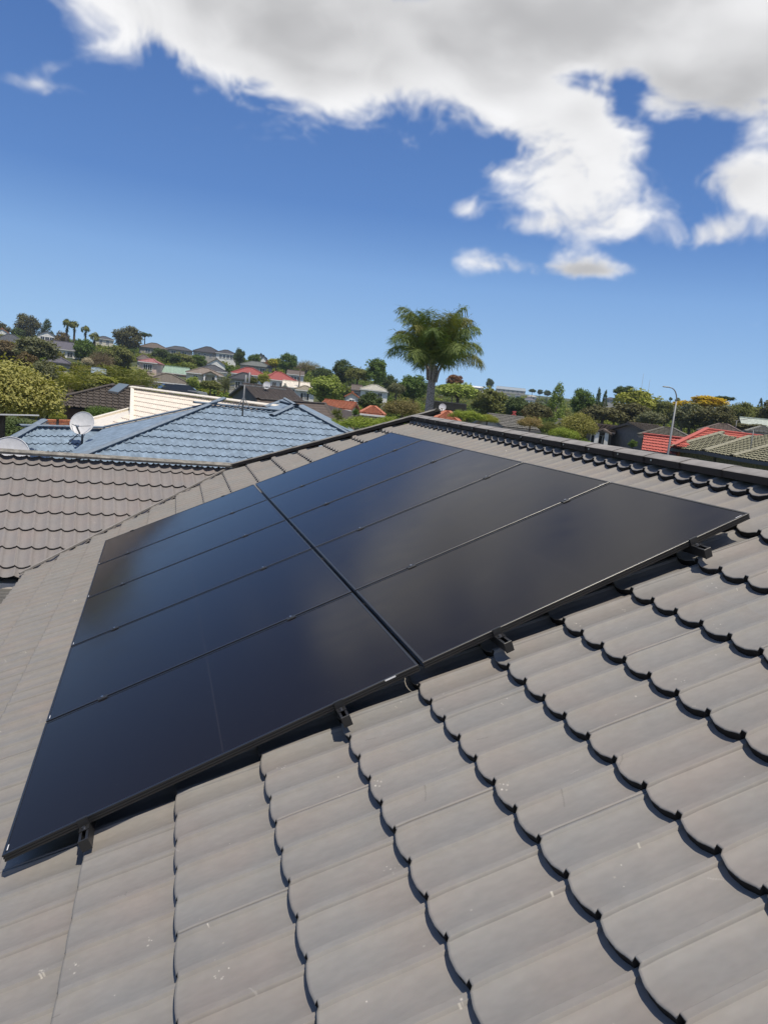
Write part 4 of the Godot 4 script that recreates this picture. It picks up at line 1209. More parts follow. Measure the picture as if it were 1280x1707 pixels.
func cell_material() -> StandardMaterial3D:
	var w := 1024
	var h := 704
	var img := Image.create(w, h, false, Image.FORMAT_RGB8)
	img.fill(Color(0.112, 0.096, 0.093))
	# fine wires along the panel, then the gaps between the half cells and the strip across the middle
	for k in 60:
		var yy := int((k + 0.5) * h / 60.0)
		img.fill_rect(Rect2i(0, yy, w, 1), Color(0.124, 0.107, 0.103))
	for k in range(1, 6): img.fill_rect(Rect2i(0, int(k * h / 6.0), w, 1), Color(0.10, 0.085, 0.08))
	for k in range(1, 18): img.fill_rect(Rect2i(int(k * w / 18.0), 0, 1, h), Color(0.10, 0.085, 0.08))
	img.fill_rect(Rect2i(w / 2 - 2, 0, 4, h), Color(0.155, 0.14, 0.135))
	# dust: dried drop marks and a faint film towards the lower edge
	var r := RandomNumberGenerator.new()
	r.seed = 61
	for i in 420:
		var p := Vector2i(r.randi_range(2, w - 6), r.randi_range(2, h - 6))
		var q := r.randf_range(0.15, 0.24)
		img.fill_rect(Rect2i(p, Vector2i(r.randi_range(1, 3), r.randi_range(1, 2))), Color(q, q, q))
	for i in 14:
		var p := Vector2(r.randf() * w, r.randf() * h)
		var d := Vector2(-1, r.randfn(0, 0.25)).normalized()
		for k in r.randi_range(20, 70):
			p += d
			if p.x > 1 and p.y > 1 and p.x < w - 2 and p.y < h - 2: img.set_pixelv(Vector2i(p), Color(0.165, 0.15, 0.145))
	img.generate_mipmaps()
	var m := mat(Color.WHITE, 0.2, 0.0, 0.32)
	m.albedo_texture = ImageTexture.create_from_image(img)
	var smear := FastNoiseLite.new()
	smear.seed = 12
	smear.frequency = 0.010
	smear.fractal_octaves = 4
	var si := smear.get_seamless_image(512, 512)
	si.convert(Image.FORMAT_RGB8)
	var d := si.get_data()
	for i in d.size(): d[i] = int(lerpf(190.0, 255.0, d[i] / 255.0))
	m.roughness_texture = ImageTexture.create_from_image(Image.create_from_data(512, 512, false, Image.FORMAT_RGB8, d))
	m.roughness_texture_channel = BaseMaterial3D.TEXTURE_CHANNEL_GREEN
	m.roughness = 0.185
	return m

# ------------------------------------------------------------------ neighbours whose roofs stand close
func wall_under(h: Node3D, a: Vector3, b: Vector3, inward: float, m: Material, drop := 0.12) -> void:
	# a wall that runs below an eave from a to b, set in from it, down to the ground
	var d := (b - a)
	d.y = 0
	var side := Vector3.UP.cross(d.normalized())
	var mid := (a + b) * 0.5
	if side.dot(Vector3(CAM_POS.x - mid.x, 0, CAM_POS.z - mid.z)) > 0.0: side = -side
	var y1 := minf(a.y, b.y) - drop
	var y0 := minf(ground(a.x, a.z), ground(b.x, b.z)) - 0.5
	var s := surf()
	var z := d.normalized()
	box(s, mid + side * (inward + 1.0) + Vector3(0, (y0 + y1) * 0.5 - mid.y, 0), Vector3(2.0, y1 - y0, d.length()), Basis(Vector3.UP.cross(z), Vector3.UP, z))
	put("wall", done(s), m, h)

func fascia(h: Node3D, a: Vector3, b: Vector3, m: Material) -> void:
	var s := surf()
	bar(s, a + Vector3(0, -0.07, 0), b + Vector3(0, -0.07, 0), 0.05, 0.14)
	put("fascia", done(s), m, h)

func slab(called: String, pts: Array, m: Material, h: Node3D, thick := 0.05) -> MeshInstance3D:
	var s := surf()
	flat(s, pts)
	var low := []
	for p in pts: low.append(p - Vector3(0, thick, 0))
	flat(s, low, Vector3.DOWN)
	var mid := Vector3.ZERO
	for p in pts: mid += p / pts.size()
	for i in pts.size():
		var j := (i + 1) % pts.size()
		var e: Vector3 = (pts[i] + pts[j]) * 0.5 - mid
		flat(s, [pts[i], pts[j], low[j], low[i]], Vector3(e.x, 0, e.z))
	return put(called, done(s), m, h)

func tiled(h: Node3D, f: Array, o: Dictionary, m: Material, joined: bool, y0 := 0.0) -> void:
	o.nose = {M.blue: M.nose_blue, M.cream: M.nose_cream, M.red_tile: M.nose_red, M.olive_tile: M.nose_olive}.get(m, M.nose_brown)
	var xf := face_xf(f)
	var s := surf()
	flat(s, plain_polygon(f[3], xf, -0.05))
	var slope := put("roof_slope", done(s), m, h)
	o.y0 = y0 - 20.0 * o.course
	lay_tiles(slope, xf, f[3], o, m, joined, "roof_tiles" if joined else "roof_tile")

func away(p: Vector3, d: float, fall := 0.43) -> Vector3:
	var v := Vector3(p.x - CAM_POS.x, 0, p.z - CAM_POS.z).normalized()
	return p + v * d - Vector3(0, d * fall, 0)

func make_blue_house() -> void:
	var h := thing("neighbour_house", "house with a light blue tiled hip roof just behind our ridge", "house")
	tiled(h, BLUE_FACE, mid_tile(), M.blue, false, -0.1)
	tiled(h, BLUE_PEAK, mid_tile(), M.blue, true, -0.1)
	tiled(h, BLUE_WING, mid_tile(), M.blue, false, -0.06)
	var r: Array = BLUE_RIDGES     # Pa, Pb, pk, jr, eR, eL, jl, wl, wing hip foot, bk, bl
	slab("roof_slope", BLUE_STRIP, M.blue, h, 0.03)
	slab("roof_slope", BLUE_BACK, M.blue, h, 0.03)
	# the slopes that face away
	slab("roof_slope", [r[0], r[1], r[1] + Vector3(1.2, -2.0, -4.2), r[0] + Vector3(-2.0, -2.0, -4.4)], M.blue, h, 0.03)
	slab("roof_slope", [r[3], r[4], r[4] + Vector3(2.0, 0, -8.0), r[2] + Vector3(1.0, 0.0, -4.0), r[2]], M.blue, h, 0.03)
	slab("roof_slope", [r[7], r[6], r[6] + Vector3(0.3, -1.2, -2.6), r[7] + Vector3(-1.0, -1.2, -2.6)], M.blue, h, 0.03)
	for e in [[0, 1], [0, 5], [0, 6], [1, 2], [2, 4], [7, 6], [7, 8], [2, 9], [9, 10]]:
		var a: Vector3 = r[e[0]]
		var b: Vector3 = r[e[1]]
		caps(h, b + Vector3(0, 0.02, 0), a + Vector3(0, 0.02, 0), M.blue_cap, 0.085, "ridge_cap", 0.62, 0.045, 0.03, M.nose_blue)
	wall_under(h, r[5], r[4], 0.5, M.brick)
	wall_under(h, r[8], r[5], 0.5, M.brick)

func make_cream_house() -> void:
	var h := thing("neighbour_house", "house with cream pressed metal roof behind the blue roof", "house")
	var o := concrete_tile()
	o.pan = 0.20
	o.joint = 0.84
	o.knots = [0.0, 0.075, 0.15, 0.225, 0.30, 0.62, 0.83, 0.845, 0.985]
	o.course = 0.369
	o.depth = 0.022
	o.step = 0.032
	o.lip = 0.034
	o.rows = [0.0, 0.01, 0.42]
	tiled(h, CREAM_FACE, o, M.cream, true)
	tiled(h, CREAM_LOW, o, M.cream, true)
	slab("roof_slope", CREAM_STRIP, M.cream_cap, h, 0.05)
	var r: Array = CREAM_RIDGE
	slab("roof_slope", [r[0], r[1], away(r[1], 4.4), away(r[0], 4.4)], M.cream, h, 0.04)
	caps(h, r[0] + Vector3(0, 0.03, 0), r[1] + Vector3(0, 0.03, 0), M.cream_cap, 0.17, "ridge_cap", 0.6, 0.09, 0.03)
	var s := surf()
	bar(s, r[0] + Vector3(0, 0.04, 0), r[2] + Vector3(0, 0.04, 0), 0.14, 0.14)
	put("barge_board", done(s), M.cream_cap, h)
	s = surf()
	bar(s, CREAM_STRIP[3] + Vector3(0, 0.04, 0), CREAM_STRIP[2] + Vector3(0, 0.04, 0), 0.14, 0.12)
	put("barge_board", done(s), M.cream_cap, h)
	wall_under(h, r[2], r[1] - Vector3(0, 1.5, 0), 0.8, M.cream)
	wall_under(h, CREAM_STRIP[1], r[2], 0.6, M.cream)

func make_dark_house() -> void:
	var h := thing("neighbour_house", "dark brown tiled hip roofed house with a solar collector, left of the cream roof", "house")
	var o := concrete_tile()
	o.depth = 0.05
	tiled(h, DARK_FACE, o, M.dark_tile, true)
	var r: Array = DARK_PTS
	slab("roof_slope", [r[0], r[1], away(r[1], 4.4), away(r[0], 4.4)], M.dark_tile, h, 0.05)
	slab("roof_slope", [r[0], r[2], away(r[2], 6.0, 0.0), away(r[0], 4.4)], M.dark_tile, h, 0.05)
	caps(h, r[2] + Vector3(0, 0.05, 0), r[0] + Vector3(0, 0.05, 0), M.dark_tile, 0.13, "hip_cap", 0.45)
	caps(h, r[0] + Vector3(0, 0.05, 0), r[1] + Vector3(0, 0.05, 0), M.dark_tile, 0.13, "ridge_cap", 0.45)
	fascia(h, r[2], r[4], M.dark_metal)
	fascia(h, r[4], r[3], M.dark_metal)
	wall_under(h, r[2], r[4], 0.6, mmat(Color(0.13, 0.075, 0.06), 0.9, 1.0, 0.6))
	wall_under(h, r[4], r[3], 0.6, mmat(Color(0.13, 0.075, 0.06), 0.9, 1.0, 0.6))
	var c: Array = COLLECTOR
	var n: Vector3 = (c[1] - c[0]).cross(c[3] - c[0]).normalized()
	if n.y < 0.0: n = -n
	var t := thing("solar_collector", "pale blue grey glazed solar collector lying on the dark tiled roof", "solar collector", c[0])
	var up := []
	for p in c: up.append(p - c[0] + n * 0.14)
	slab("casing", up, M.dark_metal, t, 0.09)
	var mid := Vector3.ZERO
	for p in up: mid += p * 0.25
	var inner := []
	for p in up: inner.append(mid + (p - mid) * 0.94 + n * 0.006)
	var s := surf()
	flat(s, inner)
	put("glazing", done(s), mat(Color(0.12, 0.16, 0.19), 0.12, 0.0, 0.9), t)

func make_brown_house() -> void:
	var h := thing("neighbour_house", "house with dark brown tiled roof right behind the peak of the blue roof", "house")
	tiled(h, BROWN_FACE, mid_tile(), M.brown_tile, true)
	var r: Array = BROWN_HIP
	slab("roof_slope", [r[0], r[1], r[2]], M.brown_tile, h, 0.06)
	caps(h, r[1] + Vector3(0, 0.03, 0), r[0] + Vector3(0, 0.03, 0), M.dark_tile, 0.11, "hip_cap", 0.5)
	var f: Array = BROWN_FACE
	var xf := face_xf(f)
	var a: Vector3 = xf * Vector3(f[3][0].x, f[3][0].y, 0)
	caps(h, xf * Vector3(f[3][3].x, f[3][3].y, 0.03), xf * Vector3(f[3][2].x, f[3][2].y, 0.03), M.dark_tile, 0.11, "ridge_cap", 0.5)
	var c0: Vector3 = xf * Vector3(f[3][3].x, f[3][3].y, 0)
	slab("roof_slope", [c0, r[0], away(r[0], 4.4), away(c0, 4.4)], M.brown_tile, h, 0.05)
	wall_under(h, a, r[1], 0.6, M.cream)

func make_red_house() -> void:
	var h := thing("neighbour_house", "house with a bright red tiled roof in two levels on the right", "house")
	tiled(h, RED_BLOCK, concrete_tile(), M.red_tile, true)
	tiled(h, RED_FACE, concrete_tile(), M.red_tile, true)
	var r: Array = RED_PTS     # ra rb eaveL eaveR ra2 rb2 eave2
	caps(h, r[0] + Vector3(0, 0.05, 0), r[1] + Vector3(0, 0.05, 0), M.red_tile, 0.12, "ridge_cap", 0.45)
	caps(h, r[4] + Vector3(0, 0.05, 0), r[5] + Vector3(0, 0.05, 0), M.red_tile, 0.12, "ridge_cap", 0.45)
	caps(h, r[6] + Vector3(0, 0.05, 0), r[4] + Vector3(0, 0.05, 0), M.red_tile, 0.12, "hip_cap", 0.45)
	slab("roof_slope", [r[0], r[1], away(r[1], 4.0), away(r[0], 4.0)], M.red_tile, h, 0.05)
	slab("roof_slope", [r[4], r[5], away(r[5], 4.2), away(r[4], 4.2)], M.red_tile, h, 0.05)
	slab("roof_slope", [r[4], r[6], away(r[6], 7.0, 0.0), away(r[4], 4.2)], M.red_tile, h, 0.05)
	fascia(h, r[2], r[3], M.dark_metal)
	wall_under(h, r[2], r[3], 0.7, M.brick)
	
func make_olive_house() -> void:
	var h := thing("neighbour_house", "house with mossy olive grey tiled hip roof at the right edge", "house")
	for f in [OLIVE_A, OLIVE_B, OLIVE_C]: tiled(h, f, concrete_tile(), M.olive_tile, true)
	var r: Array = OLIVE_PTS   # corner, om, oe, of, apex, ob, obr, right mid, od
	var light := mmat(Color(0.27, 0.255, 0.18), 0.85, 1.2, 0.6, 17)
	for e in [[0, 4], [4, 8], [1, 5], [5, 6], [2, 7]]:
		caps(h, r[e[0]] + Vector3(0, 0.05, 0), r[e[1]] + Vector3(0, 0.05, 0), light, 0.13, "hip_cap", 0.45)
	var brick := mmat(Color(0.20, 0.19, 0.12), 0.9, 1.0, 0.6, 25)
	for e in [[0, 1], [1, 2], [2, 3]]:
		fascia(h, r[e[0]], r[e[1]], M.dark_metal)
		wall_under(h, r[e[0]], r[e[1]], 0.6, brick)
	for k in [[0, 1, 0.62], [0, 1, 0.85], [1, 2, 0.35], [1, 2, 0.7], [2, 3, 0.75]]:
		var a: Vector3 = r[k[0]]
		var b: Vector3 = r[k[1]]
		var z := (b - a)
		z.y = 0
		z = z.normalized()
		var side := Vector3.UP.cross(z)
		var p := a.lerp(b, k[2]) + Vector3(0, -1.0, 0)
		if side.dot(Vector3(CAM_POS.x - p.x, 0, CAM_POS.z - p.z)) < 0.0: side = -side
		window(h, Transform3D(Basis(z, Vector3.UP, z.cross(Vector3.UP)), p - side * 0.58), 1.2, 1.1, light)
	slab("roof_slope", [r[4], away(r[4], 3.5), away(r[0], 4.5, 0.02), r[0]], M.olive_tile, h, 0.05)

func window(h: Node3D, xf: Transform3D, w: float, hh: float, fm: Material) -> void:
	var s := surf()
	var t := 0.07
	for sx in [-1, 1]: box(s, Vector3(sx * (w - t) * 0.5, 0, 0), Vector3(t, hh, 0.1))
	for sy in [-1, 1]: box(s, Vector3(0, sy * (hh - t) * 0.5, 0), Vector3(w - 2.0 * t, t, 0.1))
	box(s, Vector3(0, 0, 0), Vector3(t * 0.7, hh - 2.0 * t, 0.08))
	var f := put("window", done(s), fm, h, xf)
	put("pane", box_mesh(Vector3(w - t, hh - t, 0.05)), M.pane, f)

# ------------------------------------------------------------------ houses on the slopes
func make_house(d: Array) -> void:
	var called: String = d[0]
	var kind: String = d[1]
	var w: float = d[4]
	var dep: float = d[5]
	var wh: float = d[6]
	var rh: float = d[7]
	var label: String = d[10]
	var extra: String = d[12]
	var h := thing("house" if called != "shed" and called != "garage" else called, label, "house" if called != "shed" and called != "garage" else called, d[2])
	h.rotation_degrees.y = d[3]
	var rm := mmat(d[8], 0.78, 0.5, 0.66, 27)
	var wm := mmat(d[9], 0.85, 0.4, 0.82, 28)
	var far: bool = Vector3(d[2]).distance_to(CAM_POS) > 75.0
	var ov := 0.22 if far else 0.45
	var hw := w * 0.5
	var hd := dep * 0.5
	put("wall", box_mesh(Vector3(w - 2.0 * ov * 0.6, wh + 1.0, dep - 2.0 * ov), Vector3(0, (wh - 1.0) * 0.5, 0)), wm, h)
	# roof: eave rectangle at height wh, ridge above
	var e := [Vector3(-hw, wh, hd), Vector3(hw, wh, hd), Vector3(hw, wh, -hd), Vector3(-hw, wh, -hd)]
	var faces := []
	if kind == "hip":
		var in_ := minf(hw * 0.85, hd)
		var r0 := Vector3(-hw + in_, wh + rh, 0)
		var r1 := Vector3(hw - in_, wh + rh, 0)
		faces = [[e[0], e[1], r1, r0], [e[1], e[2], r1], [e[2], e[3], r0, r1], [e[3], e[0], r0]]
	elif kind == "side":
		var r0 := Vector3(-hw, wh + rh, 0)
		var r1 := Vector3(hw, wh + rh, 0)
		faces = [[e[0], e[1], r1, r0], [e[2], e[3], r0, r1]]
		gable(h, [Vector3(-hw + ov * 0.6, wh, hd - ov), Vector3(-hw + ov * 0.6, wh, -hd + ov), Vector3(-hw + ov * 0.6, wh + rh * (1.0 - ov / hd), 0)], Vector3.LEFT, wm)
		gable(h, [Vector3(hw - ov * 0.6, wh, hd - ov), Vector3(hw - ov * 0.6, wh, -hd + ov), Vector3(hw - ov * 0.6, wh + rh * (1.0 - ov / hd), 0)], Vector3.RIGHT, wm)
	else:
		var r0 := Vector3(0, wh + rh, hd)
		var r1 := Vector3(0, wh + rh, -hd)
		faces = [[e[0], r0, r1, e[3]], [e[1], e[2], r1, r0]]
		gable(h, [Vector3(-hw + ov * 0.6, wh, hd - ov + 0.004), Vector3(hw - ov * 0.6, wh, hd - ov + 0.004), Vector3(0, wh + rh * (1.0 - ov * 0.6 / hw), hd - ov + 0.004)], Vector3.BACK, wm)
	var all := surf()
	for f in faces:
		flat(all, f)
		var low := []
		for p in f: low.append(p - Vector3(0, 0.16, 0))
		flat(all, low, Vector3.DOWN)
		var mid := Vector3.ZERO
		for p in f: mid += p / f.size()
		for i in f.size():
			var j: int = (i + 1) % f.size()
			var o: Vector3 = (f[i] + f[j]) * 0.5 - mid
			flat(all, [f[i], f[j], low[j], low[i]], Vector3(o.x, 0.0, o.z))
	var roof := put("roof", done(all), rm, h)
	if extra.contains("tile") and kind != "front":
		var f: Array = faces[0]
		var a: Vector3 = (f[1] - f[0]).normalized()
		var n: Vector3 = a.cross(f[2] - f[0]).normalized()
		if n.y < 0: n = -n
		var b := n.cross(a)
		var poly := []
		for p in f: poly.append(Vector2((p - f[0]).dot(a), (p - f[0]).dot(b)))
		var o := concrete_tile()
		o.lip = 0.01
		o.nose = rm
		o.y0 = 0.0
		lay_tiles(roof, Transform3D(Basis(a, b, n), f[0] + n * 0.02), poly, o, rm, true, "roof_tiles")
	# ridge line
	var cap := surf()
	if kind == "front": bar(cap, Vector3(0, wh + rh + 0.03, hd), Vector3(0, wh + rh + 0.03, -hd), 0.3, 0.12)
	elif kind == "side": bar(cap, Vector3(-hw, wh + rh + 0.03, 0), Vector3(hw, wh + rh + 0.03, 0), 0.3, 0.12)
	else:
		var in_ := minf(hw * 0.85, hd)
		bar(cap, Vector3(-hw + in_, wh + rh + 0.03, 0), Vector3(hw - in_, wh + rh + 0.03, 0), 0.3, 0.12)
		for sx in [-1, 1]: bar(cap, Vector3(sx * hw, wh + 0.04, hd), Vector3(sx * (hw - in_), wh + rh + 0.03, 0), 0.22, 0.10)
	put("ridge_cap", done(cap), rm, h)
	var g := surf()
	bar(g, Vector3(-hw, wh - 0.10, hd + 0.06), Vector3(hw, wh - 0.10, hd + 0.06), 0.11, 0.12)
	if kind != "front": put("gutter", done(g), M.white if d[9].r > 0.5 else M.dark_metal, h)
	# windows
	var n_w: int = d[11]
	var zf := hd - ov + 0.03
	var fm: Material = M.white
	if extra.contains("band"):
		n_w = maxi(n_w, 3)
	for i in n_w:
		var x := (i + 0.5) / n_w * (w - 1.6) - (w - 1.6) * 0.5
		var ww := minf(1.7, (w - 1.6) / n_w * (0.96 if extra.contains("band") else (0.45 if far else 0.62)))
		var hh := 0.95 if far else 1.15
		var y := wh - 0.35 - hh * 0.5
		if extra.contains("garage") and i == 0: continue
		window(h, Transform3D(Basis.IDENTITY, Vector3(x, y, zf)), maxf(0.7, ww), hh, fm)
		if extra.contains("two") and wh > 4.2: window(h, Transform3D(Basis.IDENTITY, Vector3(x, y - 2.5, zf)), maxf(0.7, ww) * 1.1, 1.5, fm)
	if extra.contains("porch"):
		var pw := minf(3.4, w * 0.34)
		var px := w * 0.14
		var pz := hd + 0.9
		var s := surf()
		var ap := Vector3(px, wh + pw * 0.26, pz)
		for q in [[Vector3(px - pw * 0.5 - 0.3, wh - 0.1, pz), -1.0], [Vector3(px + pw * 0.5 + 0.3, wh - 0.1, pz), 1.0]]:
			var back := Vector3(0, 0, -2.6)
			flat(s, [q[0], ap, ap + back, q[0] + back])
			flat(s, [q[0] - Vector3(0, 0.14, 0), ap - Vector3(0, 0.14, 0), ap + back - Vector3(0, 0.14, 0), q[0] + back - Vector3(0, 0.14, 0)], Vector3.DOWN)
			flat(s, [q[0], ap, ap - Vector3(0, 0.14, 0), q[0] - Vector3(0, 0.14, 0)], Vector3.BACK)
		put("porch_roof", done(s), rm, h)
		gable(h, [Vector3(px - pw * 0.5, wh - 0.12, pz - 0.25), Vector3(px + pw * 0.5, wh - 0.12, pz - 0.25), ap - Vector3(0, 0.2, 0.25)], Vector3.BACK, wm)
		for sx in [-1, 1]: put("post", box_mesh(Vector3(0.3, wh, 0.3), Vector3(px + sx * pw * 0.44, wh * 0.5 - 0.1, pz - 0.3)), M.white, h)
	if extra.contains("garage"):
		put("garage_door", box_mesh(Vector3(3.0, 2.2, 0.06), Vector3(-hw + 2.4, 1.1, zf + 0.02)), mat(Color(0.035, 0.033, 0.032), 0.6), h)
		put("downpipe", box_mesh(Vector3(0.12, wh, 0.12), Vector3(-hw + 4.4, wh * 0.5, hd - 0.1)), M.white, h)

func gable(h: Node3D, pts: Array, out: Vector3, m: Material) -> void:
	var s := surf()
	flat(s, pts, out)
	var inn := []
	for p in pts: inn.append(p - out * 0.12)
	flat(s, inn, -out)
	put("gable", done(s), m, h)

# ------------------------------------------------------------------ trees
func leaf_arrays() -> Array:
	return [PackedVector3Array(), PackedVector3Array(), PackedColorArray(), PackedInt32Array()]

func leaf(b: Array, p: Vector3, n: Vector3, along_: Vector3, length: float, width: float, tone: float) -> void:
	var t := (along_ - n * along_.dot(n))
	if t.length() < 0.01: t = n.cross(Vector3(0.3, 0.9, 0.1))
	t = t.normalized()
	var sd := n.cross(t).normalized()
	var k: int = b[0].size()
	b[0].append_array([p, p + t * length * 0.45 + sd * width * 0.5, p + t * length, p + t * length * 0.45 - sd * width * 0.5])
	for i in 4:
		b[1].append(n)
		b[2].append(Color(tone, tone, tone * 0.96))
	b[3].append_array([k, k + 1, k + 2, k, k + 2, k + 3])

func leaf_mesh(b: Array) -> ArrayMesh:
	var a := []
	a.resize(Mesh.ARRAY_MAX)
	a[Mesh.ARRAY_VERTEX] = b[0]
	a[Mesh.ARRAY_NORMAL] = b[1]
	a[Mesh.ARRAY_COLOR] = b[2]
	a[Mesh.ARRAY_INDEX] = b[3]
	var m := ArrayMesh.new()
	m.add_surface_from_arrays(Mesh.PRIMITIVE_TRIANGLES, a)
	return m

func rnd_dir(r: RandomNumberGenerator) -> Vector3:
	var v := Vector3(r.randfn(), r.randfn(), r.randfn())
	return v.normalized() if v.length() > 0.01 else Vector3.UP

func leafy(seed_: int, clumps: int, leaves: int, size: float, shape := "round") -> ArrayMesh:
	var r := RandomNumberGenerator.new()
	r.seed = seed_
	var b := leaf_arrays()
	for c in clumps:
		var d := rnd_dir(r)
		var y := d.y
		var centre := d * pow(r.randf_range(0.12, 1.0), 0.45) * 0.74
		var cr := r.randf_range(0.20, 0.36)
		if shape == "cone":
			y = pow(r.randf(), 1.3) * 1.75 - 0.95
			var rad := (1.0 - (y + 1.0) * 0.5) * 0.85 + 0.05
			var a := r.randf() * TAU
			var q := pow(r.randf_range(0.2, 1.0), 0.5)
			centre = Vector3(cos(a) * rad * q, y, sin(a) * rad * q)
			cr = r.randf_range(0.13, 0.24)
		elif shape == "flat":
			centre.y = centre.y * 0.45 + 0.15
		elif shape == "dome":
			centre.y = absf(centre.y) * 0.95 - 0.3 + r.randf() * 0.1
		var tone := r.randf_range(0.72, 1.22)
		for i in leaves:
			var ld := rnd_dir(r)
			if ld.dot(d) < -0.3 and r.randf() < 0.6: ld = -ld
			var p := centre + ld * cr * pow(r.randf(), 0.4) * Vector3(1, 0.82, 1)
			var n := (ld * 0.75 + rnd_dir(r) * 0.75 + Vector3(0, 0.35, 0)).normalized()
			var s := size * r.randf_range(0.6, 1.35)
			leaf(b, p, n, rnd_dir(r), s, s * 0.62, tone * r.randf_range(0.78, 1.25))
	return leaf_mesh(b)

func twiggy(seed_: int) -> ArrayMesh:
	var r := RandomNumberGenerator.new()
	r.seed = seed_
	var b := leaf_arrays()
	for c in 520:
		var d := rnd_dir(r)
		d.y = absf(d.y) * 0.9 - 0.25
		d = d.normalized()
		var start := d * r.randf_range(0.1, 0.72) + Vector3(0, -0.1, 0)
		for i in 4:
			var dd := (d + rnd_dir(r) * 0.55).normalized()
			leaf(b, start, rnd_dir(r), dd, r.randf_range(0.2, 0.42), 0.018, r.randf_range(0.7, 1.3))
		for i in 3:
			leaf(b, start + d * r.randf() * 0.3, rnd_dir(r), rnd_dir(r), 0.06, 0.035, r.randf_range(0.9, 1.6))
	return leaf_mesh(b)

func frond(b: Array, r: RandomNumberGenerator, base: Vector3, out: Vector3, up0: float, length: float, leaflets: int, leaf_l: float, leaf_w: float, hang: float, tone: float, plume := 0.5, bend := Vector2(0.085, 0.13)) -> void:
	var p := base
	var dirv := (out + Vector3(0, up0, 0)).normalized()
	var n := 12
	var side := dirv.cross(Vector3.UP).normalized()
	for i in n:
		var t := float(i) / n
		var q := p + dirv * length / n
		# midrib
		leaf(b, p, side.cross(dirv).normalized(), dirv, length / n * 1.15, 0.05 * length * (0.35 - 0.28 * t), tone * 0.9)
		if t > 0.12:
			var m := int(ceil(float(leaflets) / n))
			for k in m:
				for sg in [-1.0, 1.0]:
					var at := p.lerp(q, (k + r.randf()) / m)
					var fall := r.randf_range(0.3, 1.0) * hang
					var ld: Vector3 = (side * sg * r.randf_range(0.55, 1.0) + dirv * r.randf_range(0.35, 0.8) + Vector3(0, -fall + r.randfn() * plume, 0)).normalized()
					var l := leaf_l * (0.55 + 0.75 * sin(PI * clampf(t * 0.9 + 0.1, 0, 1))) * r.randf_range(0.8, 1.15)
					var tn := tone * r.randf_range(0.65, 1.35)
					var nn := (ld.cross(dirv).normalized() + rnd_dir(r) * 0.35).normalized()
					leaf(b, at, nn, ld, l * 0.6, leaf_w, tn)
					var tip := at + ld * l * 0.5
					leaf(b, tip, nn, (ld + Vector3(0, -hang * 0.9, 0)).normalized(), l * 0.55, leaf_w * 0.8, tn)
		p = q
		dirv = (dirv + Vector3(0, -bend.x - bend.y * t * t * 1.6, 0)).normalized()

func feather(seed_: int, fronds: int, hang: float) -> ArrayMesh:
	var r := RandomNumberGenerator.new()
	r.seed = seed_
	var b := leaf_arrays()
	for i in fronds:
		var a := i * 2.39996 + r.randf() * 0.3
		var up := lerpf(3.4, 0.35, pow(float(i) / fronds, 0.7)) + r.randfn() * 0.12
		frond(b, r, Vector3(0, -0.85, 0), Vector3(cos(a), 0, sin(a)), up, r.randf_range(1.45, 1.8), 34, 0.30, 0.045, hang, r.randf_range(0.6, 1.5), 0.12, Vector2(0.035, 0.17))
	return leaf_mesh(b)

func fan(seed_: int) -> ArrayMesh:
	var r := RandomNumberGenerator.new()
	r.seed = seed_
	var b := leaf_arrays()
	for i in 34:
		var d := rnd_dir(r)
		if d.y < -0.55: d.y = -d.y
		var c := d * r.randf_range(0.35, 0.6)
		var n := (d + rnd_dir(r) * 0.5).normalized()
		var t := n.cross(rnd_dir(r)).normalized()
		for k in 9:
			var ang := -1.4 + 2.8 * k / 8.0
			var l := d.slerp(n.cross(t) if absf(d.dot(n.cross(t))) < 0.9 else t, 0.4).rotated(n, ang)
			leaf(b, c, n, (l + Vector3(0, -0.2, 0)), r.randf_range(0.35, 0.5), 0.09, r.randf_range(0.7, 1.25))
	for i in 60:
		var d := rnd_dir(r)
		leaf(b, Vector3(d.x * 0.15, -0.4 - r.randf() * 0.5, d.z * 0.15), d, Vector3(d.x * 0.3, -1, d.z * 0.3), 0.4, 0.08, 0.7)
	return leaf_mesh(b)

func spiky(seed_: int) -> ArrayMesh:
	var r := RandomNumberGenerator.new()
	r.seed = seed_
	var b := leaf_arrays()
	for c in 5:
		var centre := Vector3(r.randf_range(-0.35, 0.35), r.randf_range(-0.3, 0.45), r.randf_range(-0.35, 0.35))
		for i in 70:
			var d := rnd_dir(r)
			if d.y < -0.2: d.y *= -1.0
			var l := r.randf_range(0.4, 0.62)
			var n := d.cross(rnd_dir(r)).normalized()
			leaf(b, centre, n, d, l, 0.05, r.randf_range(0.7, 1.3))
	return leaf_mesh(b)

func make_crowns() -> void:
	crowns.round = [leafy(1, 74, 84, 0.118), leafy(2, 66, 96, 0.122), leafy(3, 90, 72, 0.110), leafy(7, 78, 80, 0.115, "dome")]
	crowns.dense = [leafy(4, 240, 120, 0.056, "dome")]
	crowns.bush = [leafy(5, 170, 70, 0.055, "dome"), leafy(15, 150, 75, 0.06, "dome")]
	crowns.cone = [leafy(6, 110, 34, 0.10, "cone")]
	crowns.umbrella = [leafy(8, 40, 60, 0.12, "flat")]
	crowns.airy = [twiggy(9)]
	crowns.feather = [feather(10, 19, 0.25), feather(12, 16, 0.35)]
	crowns.fan = [fan(11), fan(13)]
	crowns.spiky = [spiky(14)]

